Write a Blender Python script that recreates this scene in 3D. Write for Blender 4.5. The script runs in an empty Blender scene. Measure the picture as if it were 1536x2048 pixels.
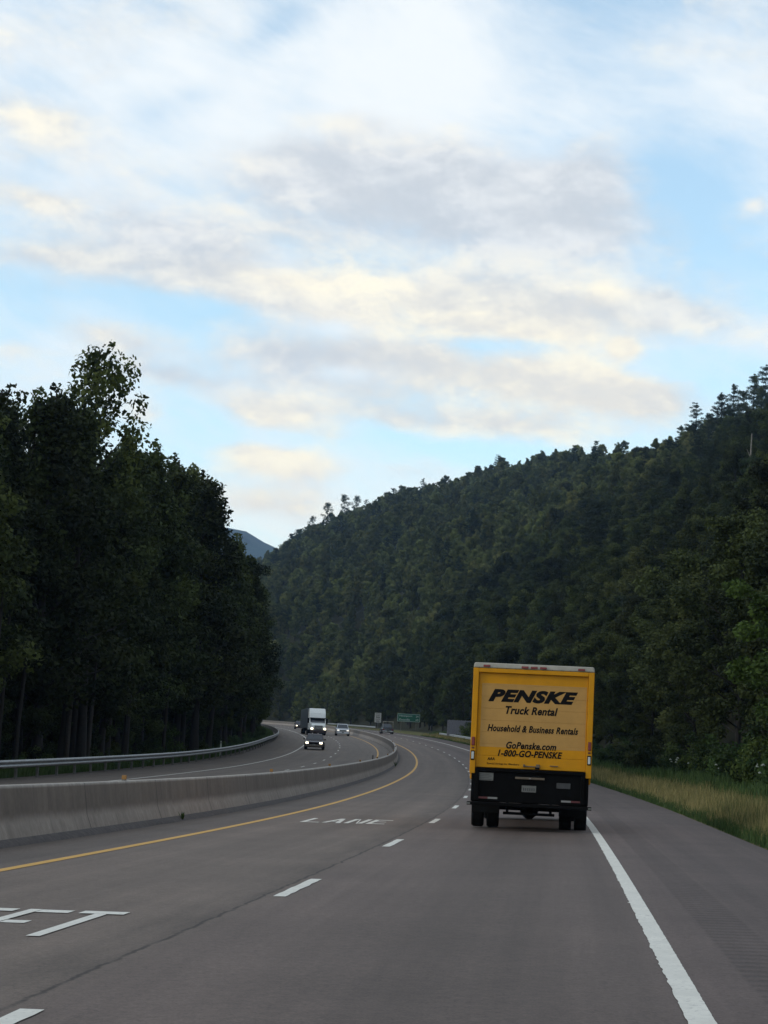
import bpy, bmesh, math, random
import numpy as np
from mathutils import Vector, Matrix, Euler

# ------------------------------------------------------------------ camera, sky, sun, exposure
SC = bpy.context.scene
COL = SC.collection
R = math.radians
CAM_H, PITCH, ROLL, FPX = 1.407, 0.1235, 0.0483, 3954.3
cam = bpy.data.cameras.new('camera')
cam.sensor_fit = 'VERTICAL'; cam.sensor_height = 24.0; cam.sensor_width = 18.0
cam.lens = 24.0 * FPX / 2048.0
cam.clip_start = 0.3; cam.clip_end = 20000
camo = bpy.data.objects.new('camera', cam); COL.objects.link(camo)
_fw = Vector((0, math.cos(PITCH), math.sin(PITCH)))
_up0 = Vector((0, -math.sin(PITCH), math.cos(PITCH)))
_rt0 = Vector((1, 0, 0))
_rt = _rt0 * math.cos(ROLL) + _up0 * math.sin(ROLL)
_up = -_rt0 * math.sin(ROLL) + _up0 * math.cos(ROLL)
camo.matrix_world = Matrix(((_rt.x, _up.x, -_fw.x, 0), (_rt.y, _up.y, -_fw.y, 0), (_rt.z, _up.z, -_fw.z, CAM_H), (0, 0, 0, 1)))
SC.camera = camo
SC.render.resolution_x = 768; SC.render.resolution_y = 1024

EXPO = 0.55
SUN_EL, SUN_AZ = R(24), R(-105)          # azimuth from +Y (camera heading), clockwise positive
sl = bpy.data.lights.new('sun', 'SUN'); sl.energy = 0.5; sl.angle = R(12); sl.color = (1.0, .9, .76)
so_ = bpy.data.objects.new('sun', sl); COL.objects.link(so_)
_sd = Vector((math.sin(SUN_AZ) * math.cos(SUN_EL), math.cos(SUN_AZ) * math.cos(SUN_EL), math.sin(SUN_EL)))
so_.rotation_euler = _sd.to_track_quat('Z', 'Y').to_euler()

SC.view_settings.view_transform = 'Standard'; SC.view_settings.look = 'None'
SC.view_settings.exposure = EXPO; SC.view_settings.gamma = 1.0
try: SC.view_settings.use_curve_mapping = False
except Exception: pass
SC.render.engine = 'CYCLES'
SC.cycles.max_bounces = 6; SC.cycles.diffuse_bounces = 3; SC.cycles.glossy_bounces = 2
SC.cycles.transmission_bounces = 3; SC.cycles.volume_bounces = 1; SC.cycles.transparent_max_bounces = 6
SC.cycles.sample_clamp_indirect = 4.0

# ---- small node helper
class NG:
    def __init__(s, nt): s.nt = nt; s.n = nt.nodes; s.l = nt.links
    def new(s, t, **k):
        n = s.n.new(t)
        for a, b in k.items(): setattr(n, a, b)
        return n
    def put(s, sock, v):
        if v is None: return
        if isinstance(v, bpy.types.NodeSocket): s.l.new(v, sock)
        else: sock.default_value = v
    def m(s, op, a, b=None, c=None, clamp=False):
        n = s.new('ShaderNodeMath', operation=op); n.use_clamp = clamp
        s.put(n.inputs[0], a); s.put(n.inputs[1], b); s.put(n.inputs[2], c)
        return n.outputs[0]
    def smooth(s, x, lo, hi, a=0.0, b=1.0):
        n = s.new('ShaderNodeMapRange', interpolation_type='SMOOTHSTEP')
        for i, v in enumerate((x, lo, hi, a, b)): s.put(n.inputs[i], v)
        return n.outputs[0]
    def lin(s, x, lo, hi, a=0.0, b=1.0):
        n = s.new('ShaderNodeMapRange')
        for i, v in enumerate((x, lo, hi, a, b)): s.put(n.inputs[i], v)
        return n.outputs[0]
    def mix(s, f, a, b, mode='MIX'):
        n = s.new('ShaderNodeMix', data_type='RGBA', blend_type=mode)
        s.put(n.inputs[0], f); s.put(n.inputs[6], col4(a)); s.put(n.inputs[7], col4(b))
        return n.outputs[2]
    def noise(s, vec, scale, detail=4, rough=.55, dist=0.0, dims='3D'):
        n = s.new('ShaderNodeTexNoise', noise_dimensions=dims)
        if vec is not None: s.l.new(vec, n.inputs['Vector'])
        n.inputs['Scale'].default_value = scale; n.inputs['Detail'].default_value = detail
        n.inputs['Roughness'].default_value = rough; n.inputs['Distortion'].default_value = dist
        return n.outputs['Fac']
    def comb(s, x, y, z=0.0):
        n = s.new('ShaderNodeCombineXYZ')
        for i, v in enumerate((x, y, z)): s.put(n.inputs[i], v)
        return n.outputs[0]
    def mapping(s, vec, scale=(1, 1, 1), loc=(0, 0, 0)):
        n = s.new('ShaderNodeMapping'); s.l.new(vec, n.inputs[0])
        n.inputs['Scale'].default_value = scale; n.inputs['Location'].default_value = loc
        return n.outputs[0]
def col4(c):
    if isinstance(c, (tuple, list)) and len(c) == 3: return (c[0], c[1], c[2], 1.0)
    return c

# ---- world: Nishita sky under two cloud layers (high thin veil, lower broken cumulus)
def build_world():
    w = bpy.data.worlds.new('World'); SC.world = w; w.use_nodes = True
    g = NG(w.node_tree)
    for n in list(g.n): g.n.remove(n)
    out = g.new('ShaderNodeOutputWorld'); bg = g.new('ShaderNodeBackground'); g.l.new(bg.outputs[0], out.inputs[0])
    sky = g.new('ShaderNodeTexSky', sky_type='NISHITA'); sky.sun_disc = False
    sky.sun_elevation = SUN_EL; sky.sun_rotation = SUN_AZ
    sky.altitude = 600; sky.air_density = 1.0; sky.dust_density = 0.6; sky.ozone_density = 1.6
    tc = g.new('ShaderNodeTexCoord'); d = tc.outputs['Generated']
    sep = g.new('ShaderNodeSeparateXYZ'); g.l.new(d, sep.inputs[0]); X, Y, Z = sep.outputs
    az = g.m('ARCTAN2', X, Y); el = g.m('ARCSINE', Z)
    def blob(px, py, sx, sy, amp, rot=0.0):
        # a bank of cloud centred on one compass direction and elevation
        u, v = px - 768, py - 1024
        c_, s_ = math.cos(ROLL), math.sin(ROLL)
        u, v = u * c_ + v * s_, -u * s_ + v * c_
        a0 = math.atan(u / FPX / math.cos(PITCH)); e0 = PITCH - math.atan(v / FPX)
        dx = g.m('SUBTRACT', az, a0); dy = g.m('SUBTRACT', el, e0)
        if rot:
            c2, s2 = math.cos(R(rot)), math.sin(R(rot))
            dx, dy = g.m('ADD', g.m('MULTIPLY', dx, c2), g.m('MULTIPLY', dy, s2)), g.m('SUBTRACT', g.m('MULTIPLY', dy, c2), g.m('MULTIPLY', dx, s2))
        dx = g.m('DIVIDE', dx, sx / FPX); dy = g.m('DIVIDE', dy, sy / FPX)
        q = g.m('ADD', g.m('MULTIPLY', dx, dx), g.m('MULTIPLY', dy, dy))
        return g.m('MULTIPLY', g.m('EXPONENT', g.m('MULTIPLY', q, -1.0)), amp)
    def blobs(lst, start=0.0):
        acc = start
        for b in lst: acc = g.m('ADD', acc, blob(*b))
        return acc
    # cloud-layer plane coordinates
    zz = g.m('ADD', g.m('MAXIMUM', Z, 0.0), 0.10)
    P = g.comb(g.m('DIVIDE', X, zz), g.m('DIVIDE', Y, zz), 0.0)
    # direction coordinates for finer billows
    D = g.comb(g.m('MULTIPLY', az, 1.0), g.m('MULTIPLY', el, 1.9), 0.3)
    D2 = g.comb(g.m('ADD', az, 0.006), g.m('ADD', g.m('MULTIPLY', el, 1.9), 0.028), 0.3)
    # --- thin veil, combed by the wind
    st = g.comb(g.m('ADD', g.m('MULTIPLY', az, 0.85), g.m('MULTIPLY', el, -0.45)), g.m('ADD', g.m('MULTIPLY', az, 0.75), g.m('MULTIPLY', el, 2.2)), 1.7)
    v1 = g.noise(st, 9.0, 9, .62, .25)
    v2 = g.noise(st, 30.0, 7, .65, .2)
    veil = blobs([(780, 130, 360, 200, .55), (180, 190, 340, 200, .30), (330, 360, 260, 110, .2), (120, 470, 200, 120, .18), (1480, 200, 160, 170, .22), (1200, 270, 120, 60, .15),
                  (640, 640, 100, 40, .4), (700, 740, 130, 40, .4), (1250, 570, 200, 35, .12), (1480, 690, 120, 40, .25), (560, 1000, 300, 120, .3), (100, 740, 200, 60, .15),
                  (1400, 420, 150, 130, -.30), (1120, 110, 150, 80, -.10), (540, 60, 110, 34, -.34, 36), (330, 220, 120, 34, -.22, 20),
                  (860, 890, 300, 40, -.04), (420, 640, 170, 30, -.14), (220, 600, 230, 34, -.16), (30, 660, 90, 40, -.16)],
                 g.m('ADD', g.m('MULTIPLY', g.m('SUBTRACT', v1, 0.5), 1.5), g.m('MULTIPLY', g.m('SUBTRACT', v2, 0.5), .35)))
    vo = g.smooth(veil, -0.36, 0.60, 0.20, 0.95)
    # --- broken cumulus
    c1 = g.noise(D, 11.0, 10, .60, .15); c2 = g.noise(D2, 11.0, 10, .60, .15)
    F1 = g.comb(az, g.m('MULTIPLY', el, 1.7), 2.2); F2 = g.comb(g.m('ADD', az, .002), g.m('ADD', g.m('MULTIPLY', el, 1.7), .009), 2.2)
    f1 = g.noise(F1, 32.0, 8, .62, .2); f2 = g.noise(F2, 32.0, 8, .62, .2)
    cb = blobs([(850, 385, 420, 105, .50, -4), (1130, 430, 210, 85, .36, -14), (1190, 330, 80, 50, .22), (690, 240, 85, 26, .24), (540, 330, 150, 60, .22), (300, 475, 170, 50, .3), (760, 470, 240, 50, .2),
                (900, 610, 240, 60, .42, -8), (1120, 650, 110, 50, .34, -14), (520, 585, 200, 44, .34, -10), (580, 715, 210, 40, .40, -6), (930, 745, 260, 46, .40, -10),
                (1230, 790, 140, 36, .44, -12), (780, 840, 130, 24, .36, -12), (540, 830, 140, 38, .42, -6), (540, 920, 120, 30, .5, -6), (960, 850, 240, 40, .34, -10), (1060, 770, 220, 50, .22), (640, 780, 240, 40, .2), (420, 560, 200, 60, .2), (220, 690, 150, 44, .44, -12), (320, 755, 120, 24, .34, -6),
                (70, 262, 95, 36, .42, -12), (60, 420, 80, 26, .40, -10), (90, 530, 150, 30, .32), (1310, 625, 150, 38, .50, -4), (1255, 705, 34, 22, .5),
                (1300, 800, 120, 36, .3), (540, 1010, 180, 40, .36), (1525, 430, 26, 16, .4), (280, 830, 60, 30, .3), (680, 880, 70, 22, .26), (1150, 855, 260, 36, .28), (30, 715, 60, 24, .3), (60, 600, 90, 22, .28),
                (1440, 330, 150, 160, -.35), (1400, 740, 140, 36, -.4), (200, 610, 260, 22, -.3), (900, 895, 260, 30, -.3), (660, 655, 70, 24, -.32), (690, 745, 70, 20, -.24),
                (480, 120, 260, 120, -.3), (1000, 150, 320, 120, -.35), (400, 690, 50, 36, -.2), (380, 860, 60, 44, -.3), (560, 880, 130, 14, -.2), (1010, 690, 120, 16, -.2)],
               g.m('ADD', g.m('MULTIPLY', g.m('SUBTRACT', c1, 0.5), 1.45), g.m('ADD', g.m('MULTIPLY', g.m('SUBTRACT', f1, .5), .42), .06)))
    co = g.smooth(cb, -0.04, 0.52)
    lit = g.m('ADD', g.m('MULTIPLY', g.m('SUBTRACT', c1, c2), 2.6), g.m('MULTIPLY', g.m('SUBTRACT', f1, f2), 1.5))
    # thin cloud edges let the light through, thick middles stay grey
    thick = g.smooth(cb, .25, .75)
    warm = blobs([(900, 640, 330, 90, .62, -8), (1120, 660, 160, 80, .3), (1000, 770, 300, 60, .45), (1250, 800, 150, 60, .5), (560, 560, 200, 36, .35), (540, 840, 220, 60, .5), (540, 920, 160, 50, .6), (520, 1010, 300, 60, .8),
                  (220, 665, 160, 34, .45), (60, 255, 110, 40, .4), (50, 410, 100, 30, .4), (70, 520, 160, 30, .25), (1250, 705, 50, 40, .6), (1210, 590, 60, 30, .5), (1150, 860, 300, 50, .5),
                  (600, 740, 160, 30, -.2), (340, 760, 120, 30, -.2), (1350, 650, 150, 30, -.1), (1130, 420, 280, 110, -.45), (800, 380, 440, 90, -.30), (300, 475, 180, 50, -.25)], 0.28)
    wf = g.m('SUBTRACT', g.m('ADD', warm, g.m('MULTIPLY', lit, 0.5)), g.m('MULTIPLY', thick, .14)); wf = g.m('ADD', wf, 0.0, clamp=True)
    # colours of the air and the clouds
    skyc = g.mix(1.0, sky.outputs[0], (SKYM[0], SKYM[1], SKYM[2]), 'MULTIPLY')
    k = 2.0 ** -EXPO
    q = lambda *c: tuple(x * k for x in c)
    low = g.smooth(el, .17, .04)
    skyc = g.mix(g.m('MULTIPLY', low, .6), skyc, q(1.02, 1.14, 1.12))
    c = g.mix(vo, skyc, g.mix(low, q(1.02, 1.06, 1.07), q(1.26, 1.18, .99)))
    cg = g.mix(g.smooth(lit, -.4, .5), q(0.66, 0.705, 0.755), q(0.90, 0.92, 0.93))
    cw = g.mix(g.smooth(lit, -.4, .5), q(0.98, 0.91, 0.79), q(1.22, 1.12, 0.88))
    cc = g.mix(wf, cg, cw)
    c = g.mix(g.m('MULTIPLY', co, 0.92), c, cc)
    g.put(bg.inputs[0], c); bg.inputs[1].default_value = 1.0
SKYM = (0.17, 0.192, 0.172)      # the sky texture's strength
build_world()

# ------------------------------------------------------------------ the road's own coordinates (s along, o to the right of the lane line)
KN = [-40, 20, 60, 100, 140, 180, 230, 290, 350, 420, 520, 600, 700, 760]
KV = [-5.7e-4, 1.364e-4, 8.508e-4, 4.0e-4, 5.026e-4, 8.118e-4, 5.779e-4, 3.99e-4, 2.822e-4, 4.5e-4, 1.1e-3, 1.2e-3, 4e-4, 0]
ZN = [-40, 30, 60, 120, 180, 250, 320, 400, 500, 700]
ZV = [0, 0, .006644, .010895, .023445, .024538, .02111, .018828, .018828, .0]
EN = [-40, 60, 120, 200, 300, 520, 700]
EV = [.017383, .023261, .015206, -.0001726, .019208, .02184, .0]
_S = np.arange(-60, 6001, 2.0)
_k = np.interp(_S, KN, KV); _k[_S > 760] = 0
_psi = -np.cumsum(_k) * 2; _i0 = int(np.searchsorted(_S, 0)); _psi = _psi - _psi[_i0] + 0.0957543
_X = np.cumsum(np.sin(_psi)) * 2; _Y = np.cumsum(np.cos(_psi)) * 2; _Z = np.cumsum(np.interp(_S, ZN, ZV)) * 2
_X += -2.75225 - _X[_i0]; _Y -= _Y[_i0]; _Z -= _Z[_i0]
OW, OY, OBC, OLY, OLD, OLW, OR_ = 3.53, -3.59, -5.39, -6.93, -10.68, -14.38, -17.97
ESH, WSH = 6.36, -18.6
def road(s, o, dz=0.0):
    s = np.asarray(s, float); o = np.asarray(o, float)
    ps = np.interp(s, _S, _psi); e = np.interp(s, EN, EV)
    oc = np.clip(o, WSH, ESH)
    return np.stack([np.interp(s, _S, _X) + o * np.cos(ps), np.interp(s, _S, _Y) - o * np.sin(ps), np.interp(s, _S, _Z) + e * oc + dz], -1)
def heading(s): return float(np.interp(s, _S, _psi))
def sval(X, Y):
    s = np.interp(Y, _Y, _S)
    for _ in range(4):
        ps = np.interp(s, _S, _psi); o = (X - np.interp(s, _S, _X)) / np.cos(ps)
        s = np.interp(Y + o * np.sin(ps), _Y, _S)
    ps = np.interp(s, _S, _psi); o = (X - np.interp(s, _S, _X)) * np.cos(ps) - (Y - np.interp(s, _S, _Y)) * np.sin(ps)
    return s, o
_rn = np.random.default_rng(5)
_ph = _rn.uniform(0, 6.28, (8, 2)); _fr = _rn.uniform(.6, 1.6, (8, 2))
def wob(x, y, L):
    t = 0
    for i in range(8):
        a = i * 2.399; t = t + np.sin((x * math.cos(a) + y * math.sin(a)) / L * 6.28 * _fr[i, 0] + _ph[i, 0])
    return t / 4.0
# far mountain: crest distance and height against bearing
_BA = [-.30, -.10, -.068, -.053, -.042, -.02, .008, .034, .059, .084, .109, .147, .194, .30, .6]
_BC = [1500, 1400, 1330, 1300, 1270, 1230, 1160, 1110, 1060, 1000, 930, 860, 780, 700, 600]
_BZ = [60, 90, 102, 111, 124, 132, 138, 139, 141, 138, 131, 116, 104, 80, 70]
def terrain(X, Y):
    s, o = sval(X, Y)
    base = np.interp(s, _S, _Z) + np.interp(s, EN, EV) * np.clip(o, WSH, ESH)
    right = np.where(o > ESH, np.clip(o - ESH, 0, 6.5) * .12, 0)
    a = np.clip(o - 12.5, 0, None)
    cap = np.interp(s, [0, 120, 250, 400, 500, 600, 760], [34, 52, 76, 97, 109, 119, 88])
    A = cap * (1 - np.exp(-a * .95 / cap - (a / cap) ** 2 * .30)) + wob(X, Y, 60) * np.clip(a / 40, 0, 1) * 2.0
    b = np.arctan2(X, np.maximum(Y, 1))
    yc = np.interp(b, _BA, _BC); zc = np.interp(b, _BA, _BZ); yf = np.interp(b, [-.3, -.05, .05, .2], [520, 500, 440, 330])
    t = (np.hypot(X, Y) - yf) / (yc - yf)
    B = np.where(t < 0, 0, np.where(t < 1, zc * np.clip(t, 0, 1) ** .92, zc * np.clip(1 - (t - 1) * .9, 0, 1)))
    B = B + wob(X, Y, 260) * 7 * np.clip(t, 0, 1) * np.clip(1.15 - t, 0, 1) * 2
    hill = np.where(o > 0, np.maximum(A, B * np.clip((o - 12) / 60, 0, 1)), 0)
    far = np.clip((s - 604) / 50, 0, 1)
    hill = np.maximum(hill, B * far)
    left = np.where(o < WSH, -np.clip(WSH - o, 0, 8) * .10 + np.clip(WSH - o - 8, 0, 300) * .02, 0)
    cor = (o > WSH - .1) & (o < ESH + .1)
    return base + right + hill + left - np.where(cor, .35, 0.03)

# ------------------------------------------------------------------ object helpers
def link(o, parent=None):
    COL.objects.link(o)
    if parent is not None: o.parent = parent
    return o
def tag(o, label=None, cat=None, group=None, kind=None):
    if label: o['label'] = label
    if cat: o['category'] = cat
    if group: o['group'] = group
    if kind: o['kind'] = kind
    return o
def empty(name, loc=(0, 0, 0), rz=0.0):
    o = bpy.data.objects.new(name, None); o.empty_display_size = .3
    COL.objects.link(o); o.location = loc; o.rotation_euler = (0, 0, rz); return o
def mesh_np(name, V, F, mats, mi=None, smooth=False):
    """V (n,3), F (m,k) with one k"""
    me = bpy.data.meshes.new(name)
    V = np.asarray(V, np.float32); F = np.asarray(F, np.int32); k = F.shape[1]
    me.vertices.add(len(V)); me.vertices.foreach_set('co', V.ravel())
    me.loops.add(F.size); me.loops.foreach_set('vertex_index', F.ravel())
    me.polygons.add(len(F)); me.polygons.foreach_set('loop_start', np.arange(0, F.size, k, dtype=np.int32))
    for m in (mats if isinstance(mats, (list, tuple)) else [mats]): me.materials.append(m)
    if mi is not None: me.polygons.foreach_set('material_index', np.asarray(mi, np.int32))
    if smooth: me.polygons.foreach_set('use_smooth', np.ones(len(F), bool))
    me.update(calc_edges=True); return me
def attr(me, name, vals, dom='FACE'):
    a = me.attributes.new(name, 'FLOAT', dom); a.data.foreach_set('value', np.asarray(vals, np.float32))
def mobj(name, me, parent=None): return link(bpy.data.objects.new(name, me), parent)
class MB:
    def __init__(s): s.v = []; s.f = []; s.mi = []; s.cur = 0
    def add(s, V, F):
        b = len(s.v); s.v += [tuple(p) for p in V]
        for f in F: s.f.append([b + i for i in f]); s.mi.append(s.cur)
        return s
    def box(s, x0, x1, y0, y1, z0, z1):
        V = [(x, y, z) for z in (z0, z1) for y in (y0, y1) for x in (x0, x1)]
        return s.add(V, [(0, 2, 3, 1), (4, 5, 7, 6), (0, 1, 5, 4), (2, 6, 7, 3), (0, 4, 6, 2), (1, 3, 7, 5)])
    def hexa(s, lo, hi):   # two quads (4 pts each, same winding)
        V = list(lo) + list(hi)
        return s.add(V, [(3, 2, 1, 0), (4, 5, 6, 7), (0, 1, 5, 4), (1, 2, 6, 5), (2, 3, 7, 6), (3, 0, 4, 7)])
    def cyl(s, c, axis, r0, r1, h, n=16):
        c = Vector(c); ax = {'x': Vector((1, 0, 0)), 'y': Vector((0, 1, 0)), 'z': Vector((0, 0, 1))}[axis] if isinstance(axis, str) else Vector(axis).normalized()
        u = ax.orthogonal().normalized(); w = ax.cross(u)
        V = []
        for k, r in ((0, r0), (1, r1)):
            for i in range(n):
                a = 6.28318 * i / n; V.append(c + ax * h * k + (u * math.cos(a) + w * math.sin(a)) * r)
        F = [(i, (i + 1) % n, n + (i + 1) % n, n + i) for i in range(n)] + [tuple(range(n - 1, -1, -1)), tuple(range(n, 2 * n))]
        return s.add(V, F)
    def lathe_x(s, prof, n=24, cx=0, cy=0, cz=0):   # prof: (x, r)
        V = []; m = len(prof)
        for x, r in prof:
            for i in range(n):
                a = 6.28318 * i / n; V.append((cx + x, cy + r * math.cos(a), cz + r * math.sin(a)))
        F = []
        for j in range(m - 1):
            for i in range(n): F.append((j * n + i, (j + 1) * n + i, (j + 1) * n + (i + 1) % n, j * n + (i + 1) % n))
        F.append(tuple(range(n))); F.append(tuple(range(m * n - 1, (m - 1) * n - 1, -1)))
        return s.add(V, F)
    def loft(s, rings, cap=True):
        n = len(rings[0]); V = [p for r in rings for p in r]; F = []
        for j in range(len(rings) - 1):
            for i in range(n): F.append((j * n + i, j * n + (i + 1) % n, (j + 1) * n + (i + 1) % n, (j + 1) * n + i))
        if cap: F.append(tuple(range(n - 1, -1, -1))); F.append(tuple(range((len(rings) - 1) * n, len(rings) * n)))
        return s.add(V, F)
    def build(s, name, mats, parent=None, bevel=0.0, smooth=False, loc=None):
        me = bpy.data.meshes.new(name); me.from_pydata(s.v, [], s.f)
        mats = mats if isinstance(mats, (list, tuple)) else [mats]
        for m in mats: me.materials.append(m)
        if len(mats) > 1: me.polygons.foreach_set('material_index', np.array(s.mi, np.int32))
        bm = bmesh.new(); bm.from_mesh(me); bmesh.ops.recalc_face_normals(bm, faces=bm.faces); bm.to_mesh(me); bm.free()
        if smooth: me.polygons.foreach_set('use_smooth', np.ones(len(me.polygons), bool))
        me.update(); o = mobj(name, me, parent)
        if loc: o.location = loc
        if bevel:
            b = o.modifiers.new('bevel', 'BEVEL'); b.width = bevel; b.segments = 2; b.limit_method = 'ANGLE'; b.angle_limit = R(35)
        return o

# ------------------------------------------------------------------ materials
MATS = {}
def newmat(name):
    m = bpy.data.materials.new(name); m.use_nodes = True
    g = NG(m.node_tree); p = g.n['Principled BSDF']; MATS[name] = m
    return m, g, p
def simple(name, c, rough=.6, metal=0.0, var=.12, scale=6.0, spec=.5, coat=0.0):
    m, g, p = newmat(name)
    tc = g.new('ShaderNodeTexCoord').outputs['Object']
    n = g.noise(tc, scale, 5, .6)
    f = g.smooth(n, .3, .7, 1 - var, 1 + var)
    cc = g.mix(1.0, c, g.comb(f, f, f), 'MULTIPLY')
    g.put(p.inputs['Base Color'], cc); g.put(p.inputs['Roughness'], g.lin(n, 0, 1, max(rough - .1, .03), min(rough + .1, 1)))
    p.inputs['Metallic'].default_value = metal
    p.inputs['Specular IOR Level'].default_value = spec
    if coat: p.inputs['Coat Weight'].default_value = coat; p.inputs['Coat Roughness'].default_value = .08
    return m
def emitter(name, c, strength):
    m, g, p = newmat(name); p.inputs['Base Color'].default_value = col4(c)
    p.inputs['Emission Color'].default_value = col4(c); p.inputs['Emission Strength'].default_value = strength
    return m
def foliage(name, c0, c1, yellow, transl=.25):
    m, g, p = newmat(name)
    a = g.new('ShaderNodeAttribute', attribute_name='tint').outputs['Fac']
    oi = g.new('ShaderNodeObjectInfo').outputs['Random']
    c = g.mix(a, c0, c1)
    c = g.mix(g.m('MULTIPLY', g.smooth(oi, .45, 1.0), .75), c, g.mix(a, c0, yellow))
    lc = g.new('ShaderNodeObjectInfo').outputs['Location']
    pn = g.noise(lc, .012, 3, .6)
    c = g.mix(g.m('MULTIPLY', g.smooth(pn, .52, .68), .45), c, g.mix(a, c0, (.085, .075, .035)))
    v = g.m('MULTIPLY', g.lin(g.m('FRACT', g.m('MULTIPLY', oi, 7.31)), 0, 1, .50, 1.55), g.lin(pn, .3, .7, .8, 1.25))
    c = g.mix(1.0, c, g.comb(v, v, v), 'MULTIPLY')
    g.put(p.inputs['Base Color'], c); p.inputs['Roughness'].default_value = .75; p.inputs['Specular IOR Level'].default_value = .2
    tr = g.new('ShaderNodeBsdfTranslucent'); g.put(tr.inputs[0], c)
    mx = g.new('ShaderNodeMixShader'); mx.inputs[0].default_value = transl
    g.l.new(p.outputs[0], mx.inputs[1]); g.l.new(tr.outputs[0], mx.inputs[2])
    g.l.new(mx.outputs[0], g.n['Material Output'].inputs[0])
    return m
M_LEAF = foliage('leaf', (.014, .022, .006), (.046, .062, .016), (.072, .085, .018))
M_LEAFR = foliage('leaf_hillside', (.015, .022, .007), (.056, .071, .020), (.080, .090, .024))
M_LEAFF = foliage('leaf_ridge_lightened', (.038, .050, .015), (.132, .150, .048), (.185, .175, .058))  # paler copy of the hillside leaf, haze and sunlight put into its colour
M_LEAFB = foliage('leaf_bright', (.030, .055, .010), (.085, .135, .024), (.09, .14, .025))
M_NEEDLE = foliage('needle', (.012, .021, .010), (.034, .050, .022), (.045, .06, .022), .1)
M_SHRUB = foliage('shrub_leaf', (.018, .038, .010), (.055, .090, .022), (.10, .115, .025))
M_BARK = simple('bark', (.013, .0105, .0085), .9, var=.4, scale=9)
M_BARKP = simple('bark_pale', (.042, .035, .029), .9, var=.3, scale=9)

def road_material():
    m, g, p = newmat('asphalt')
    uv = g.new('ShaderNodeUVMap', uv_map='road').outputs[0]
    sp = g.new('ShaderNodeSeparateXYZ'); g.l.new(uv, sp.inputs[0]); o, s = sp.outputs[0], sp.outputs[1]
    geo = g.new('ShaderNodeTexCoord').outputs['Object']
    ag = g.noise(geo, 55, 3, .7); ag2 = g.noise(geo, 14, 4, .65); big = g.noise(geo, .35, 4, .6)
    streak = g.noise(g.comb(g.m('MULTIPLY', o, 2.4), g.m('MULTIPLY', s, .035), 0), 1.0, 5, .65)
    v = g.m('ADD', g.lin(ag, .25, .75, .62, 1.38), g.lin(ag2, .3, .7, -.16, .16))
    v = g.m('MULTIPLY', v, g.lin(big, .3, .7, .88, 1.12)); v = g.m('MULTIPLY', v, g.lin(streak, .3, .7, .84, 1.16))
    # oil-darkened lane centres and tyre-polished tracks
    def band(c, w, amt):
        q = g.m('DIVIDE', g.m('SUBTRACT', o, c), w)
        return g.m('MULTIPLY', g.m('EXPONENT', g.m('MULTIPLY', g.m('MULTIPLY', q, q), -1.0)), amt)
    b = 1.0
    for c, w, a in ((1.95, .85, -.27), (-1.8, .5, -.08), (.75, .3, .05), (2.9, .3, .05), (-2.7, .35, .07), (-.95, .35, .07), (-4.3, .45, -.16), (-5.0, .25, -.25),
                    (-8.8, .5, -.08), (-12.5, .5, -.08), (5.4, .6, .05), (-16.6, .8, -.03)):
        b = g.m('ADD', b, band(c, w, a))
    v = g.m('MULTIPLY', v, b)
    # the open joint beside the lane line
    jn = g.noise(g.comb(0.0, g.m('MULTIPLY', s, 1.0), 4.0), 1.3, 6, .75)
    jc = g.m('ADD', -.16, g.m('MULTIPLY', g.m('SUBTRACT', jn, .5), .16))
    q = g.m('ABSOLUTE', g.m('SUBTRACT', o, jc))
    jt = g.m('MULTIPLY', g.smooth(q, .004, .035, .72, 0.0), g.smooth(g.noise(g.comb(o, s, 2.0), 2.2, 6, .7), .34, .5, .45, 1.0))
    stain = g.m('MULTIPLY', g.smooth(g.m('SUBTRACT', jc, o), .9, .0), g.smooth(g.m('SUBTRACT', jc, o), -.06, .02))
    stain = g.m('MULTIPLY', stain, g.lin(g.noise(g.comb(g.m('MULTIPLY', o, 3.0), g.m('MULTIPLY', s, .5), 1), 1, 6, .7), .35, .7, .08, .42))
    v = g.m('MULTIPLY', v, g.m('SUBTRACT', 1.0, g.m('MAXIMUM', jt, stain)))
    # milled rumble strip in the shoulder
    rin = g.m('MULTIPLY', g.smooth(o, 3.96, 4.0), g.smooth(o, 4.42, 4.38))
    rw = g.smooth(g.m('SINE', g.m('MULTIPLY', s, 6.283 / .30)), -.2, .6)
    v = g.m('MULTIPLY', v, g.m('SUBTRACT', 1.0, g.m('MULTIPLY', rin, g.lin(rw, 0, 1, .08, .28))))
    warm = g.mix(g.smooth(o, .2, -.4), (.119, .088, .0745), (.136, .103, .083))
    warm = g.mix(g.smooth(o, 3.3, 3.7), warm, (.138, .100, .086))
    warm = g.mix(g.smooth(o, -5.2, -5.6), warm, (.146, .116, .094))
    c = g.mix(1.0, warm, g.comb(v, v, v), 'MULTIPLY')
    g.put(p.inputs['Base Color'], c); p.inputs['Roughness'].default_value = .78; p.inputs['Specular IOR Level'].default_value = .28
    bp = g.new('ShaderNodeBump'); bp.inputs['Strength'].default_value = .35; bp.inputs['Distance'].default_value = .006
    h = g.m('SUBTRACT', g.m('MULTIPLY', ag, .5), g.m('MULTIPLY', rin, g.m('MULTIPLY', rw, 1.5)))
    g.put(bp.inputs['Height'], h); g.l.new(bp.outputs[0], p.inputs['Normal'])
    return m
M_ROAD = road_material()
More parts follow.
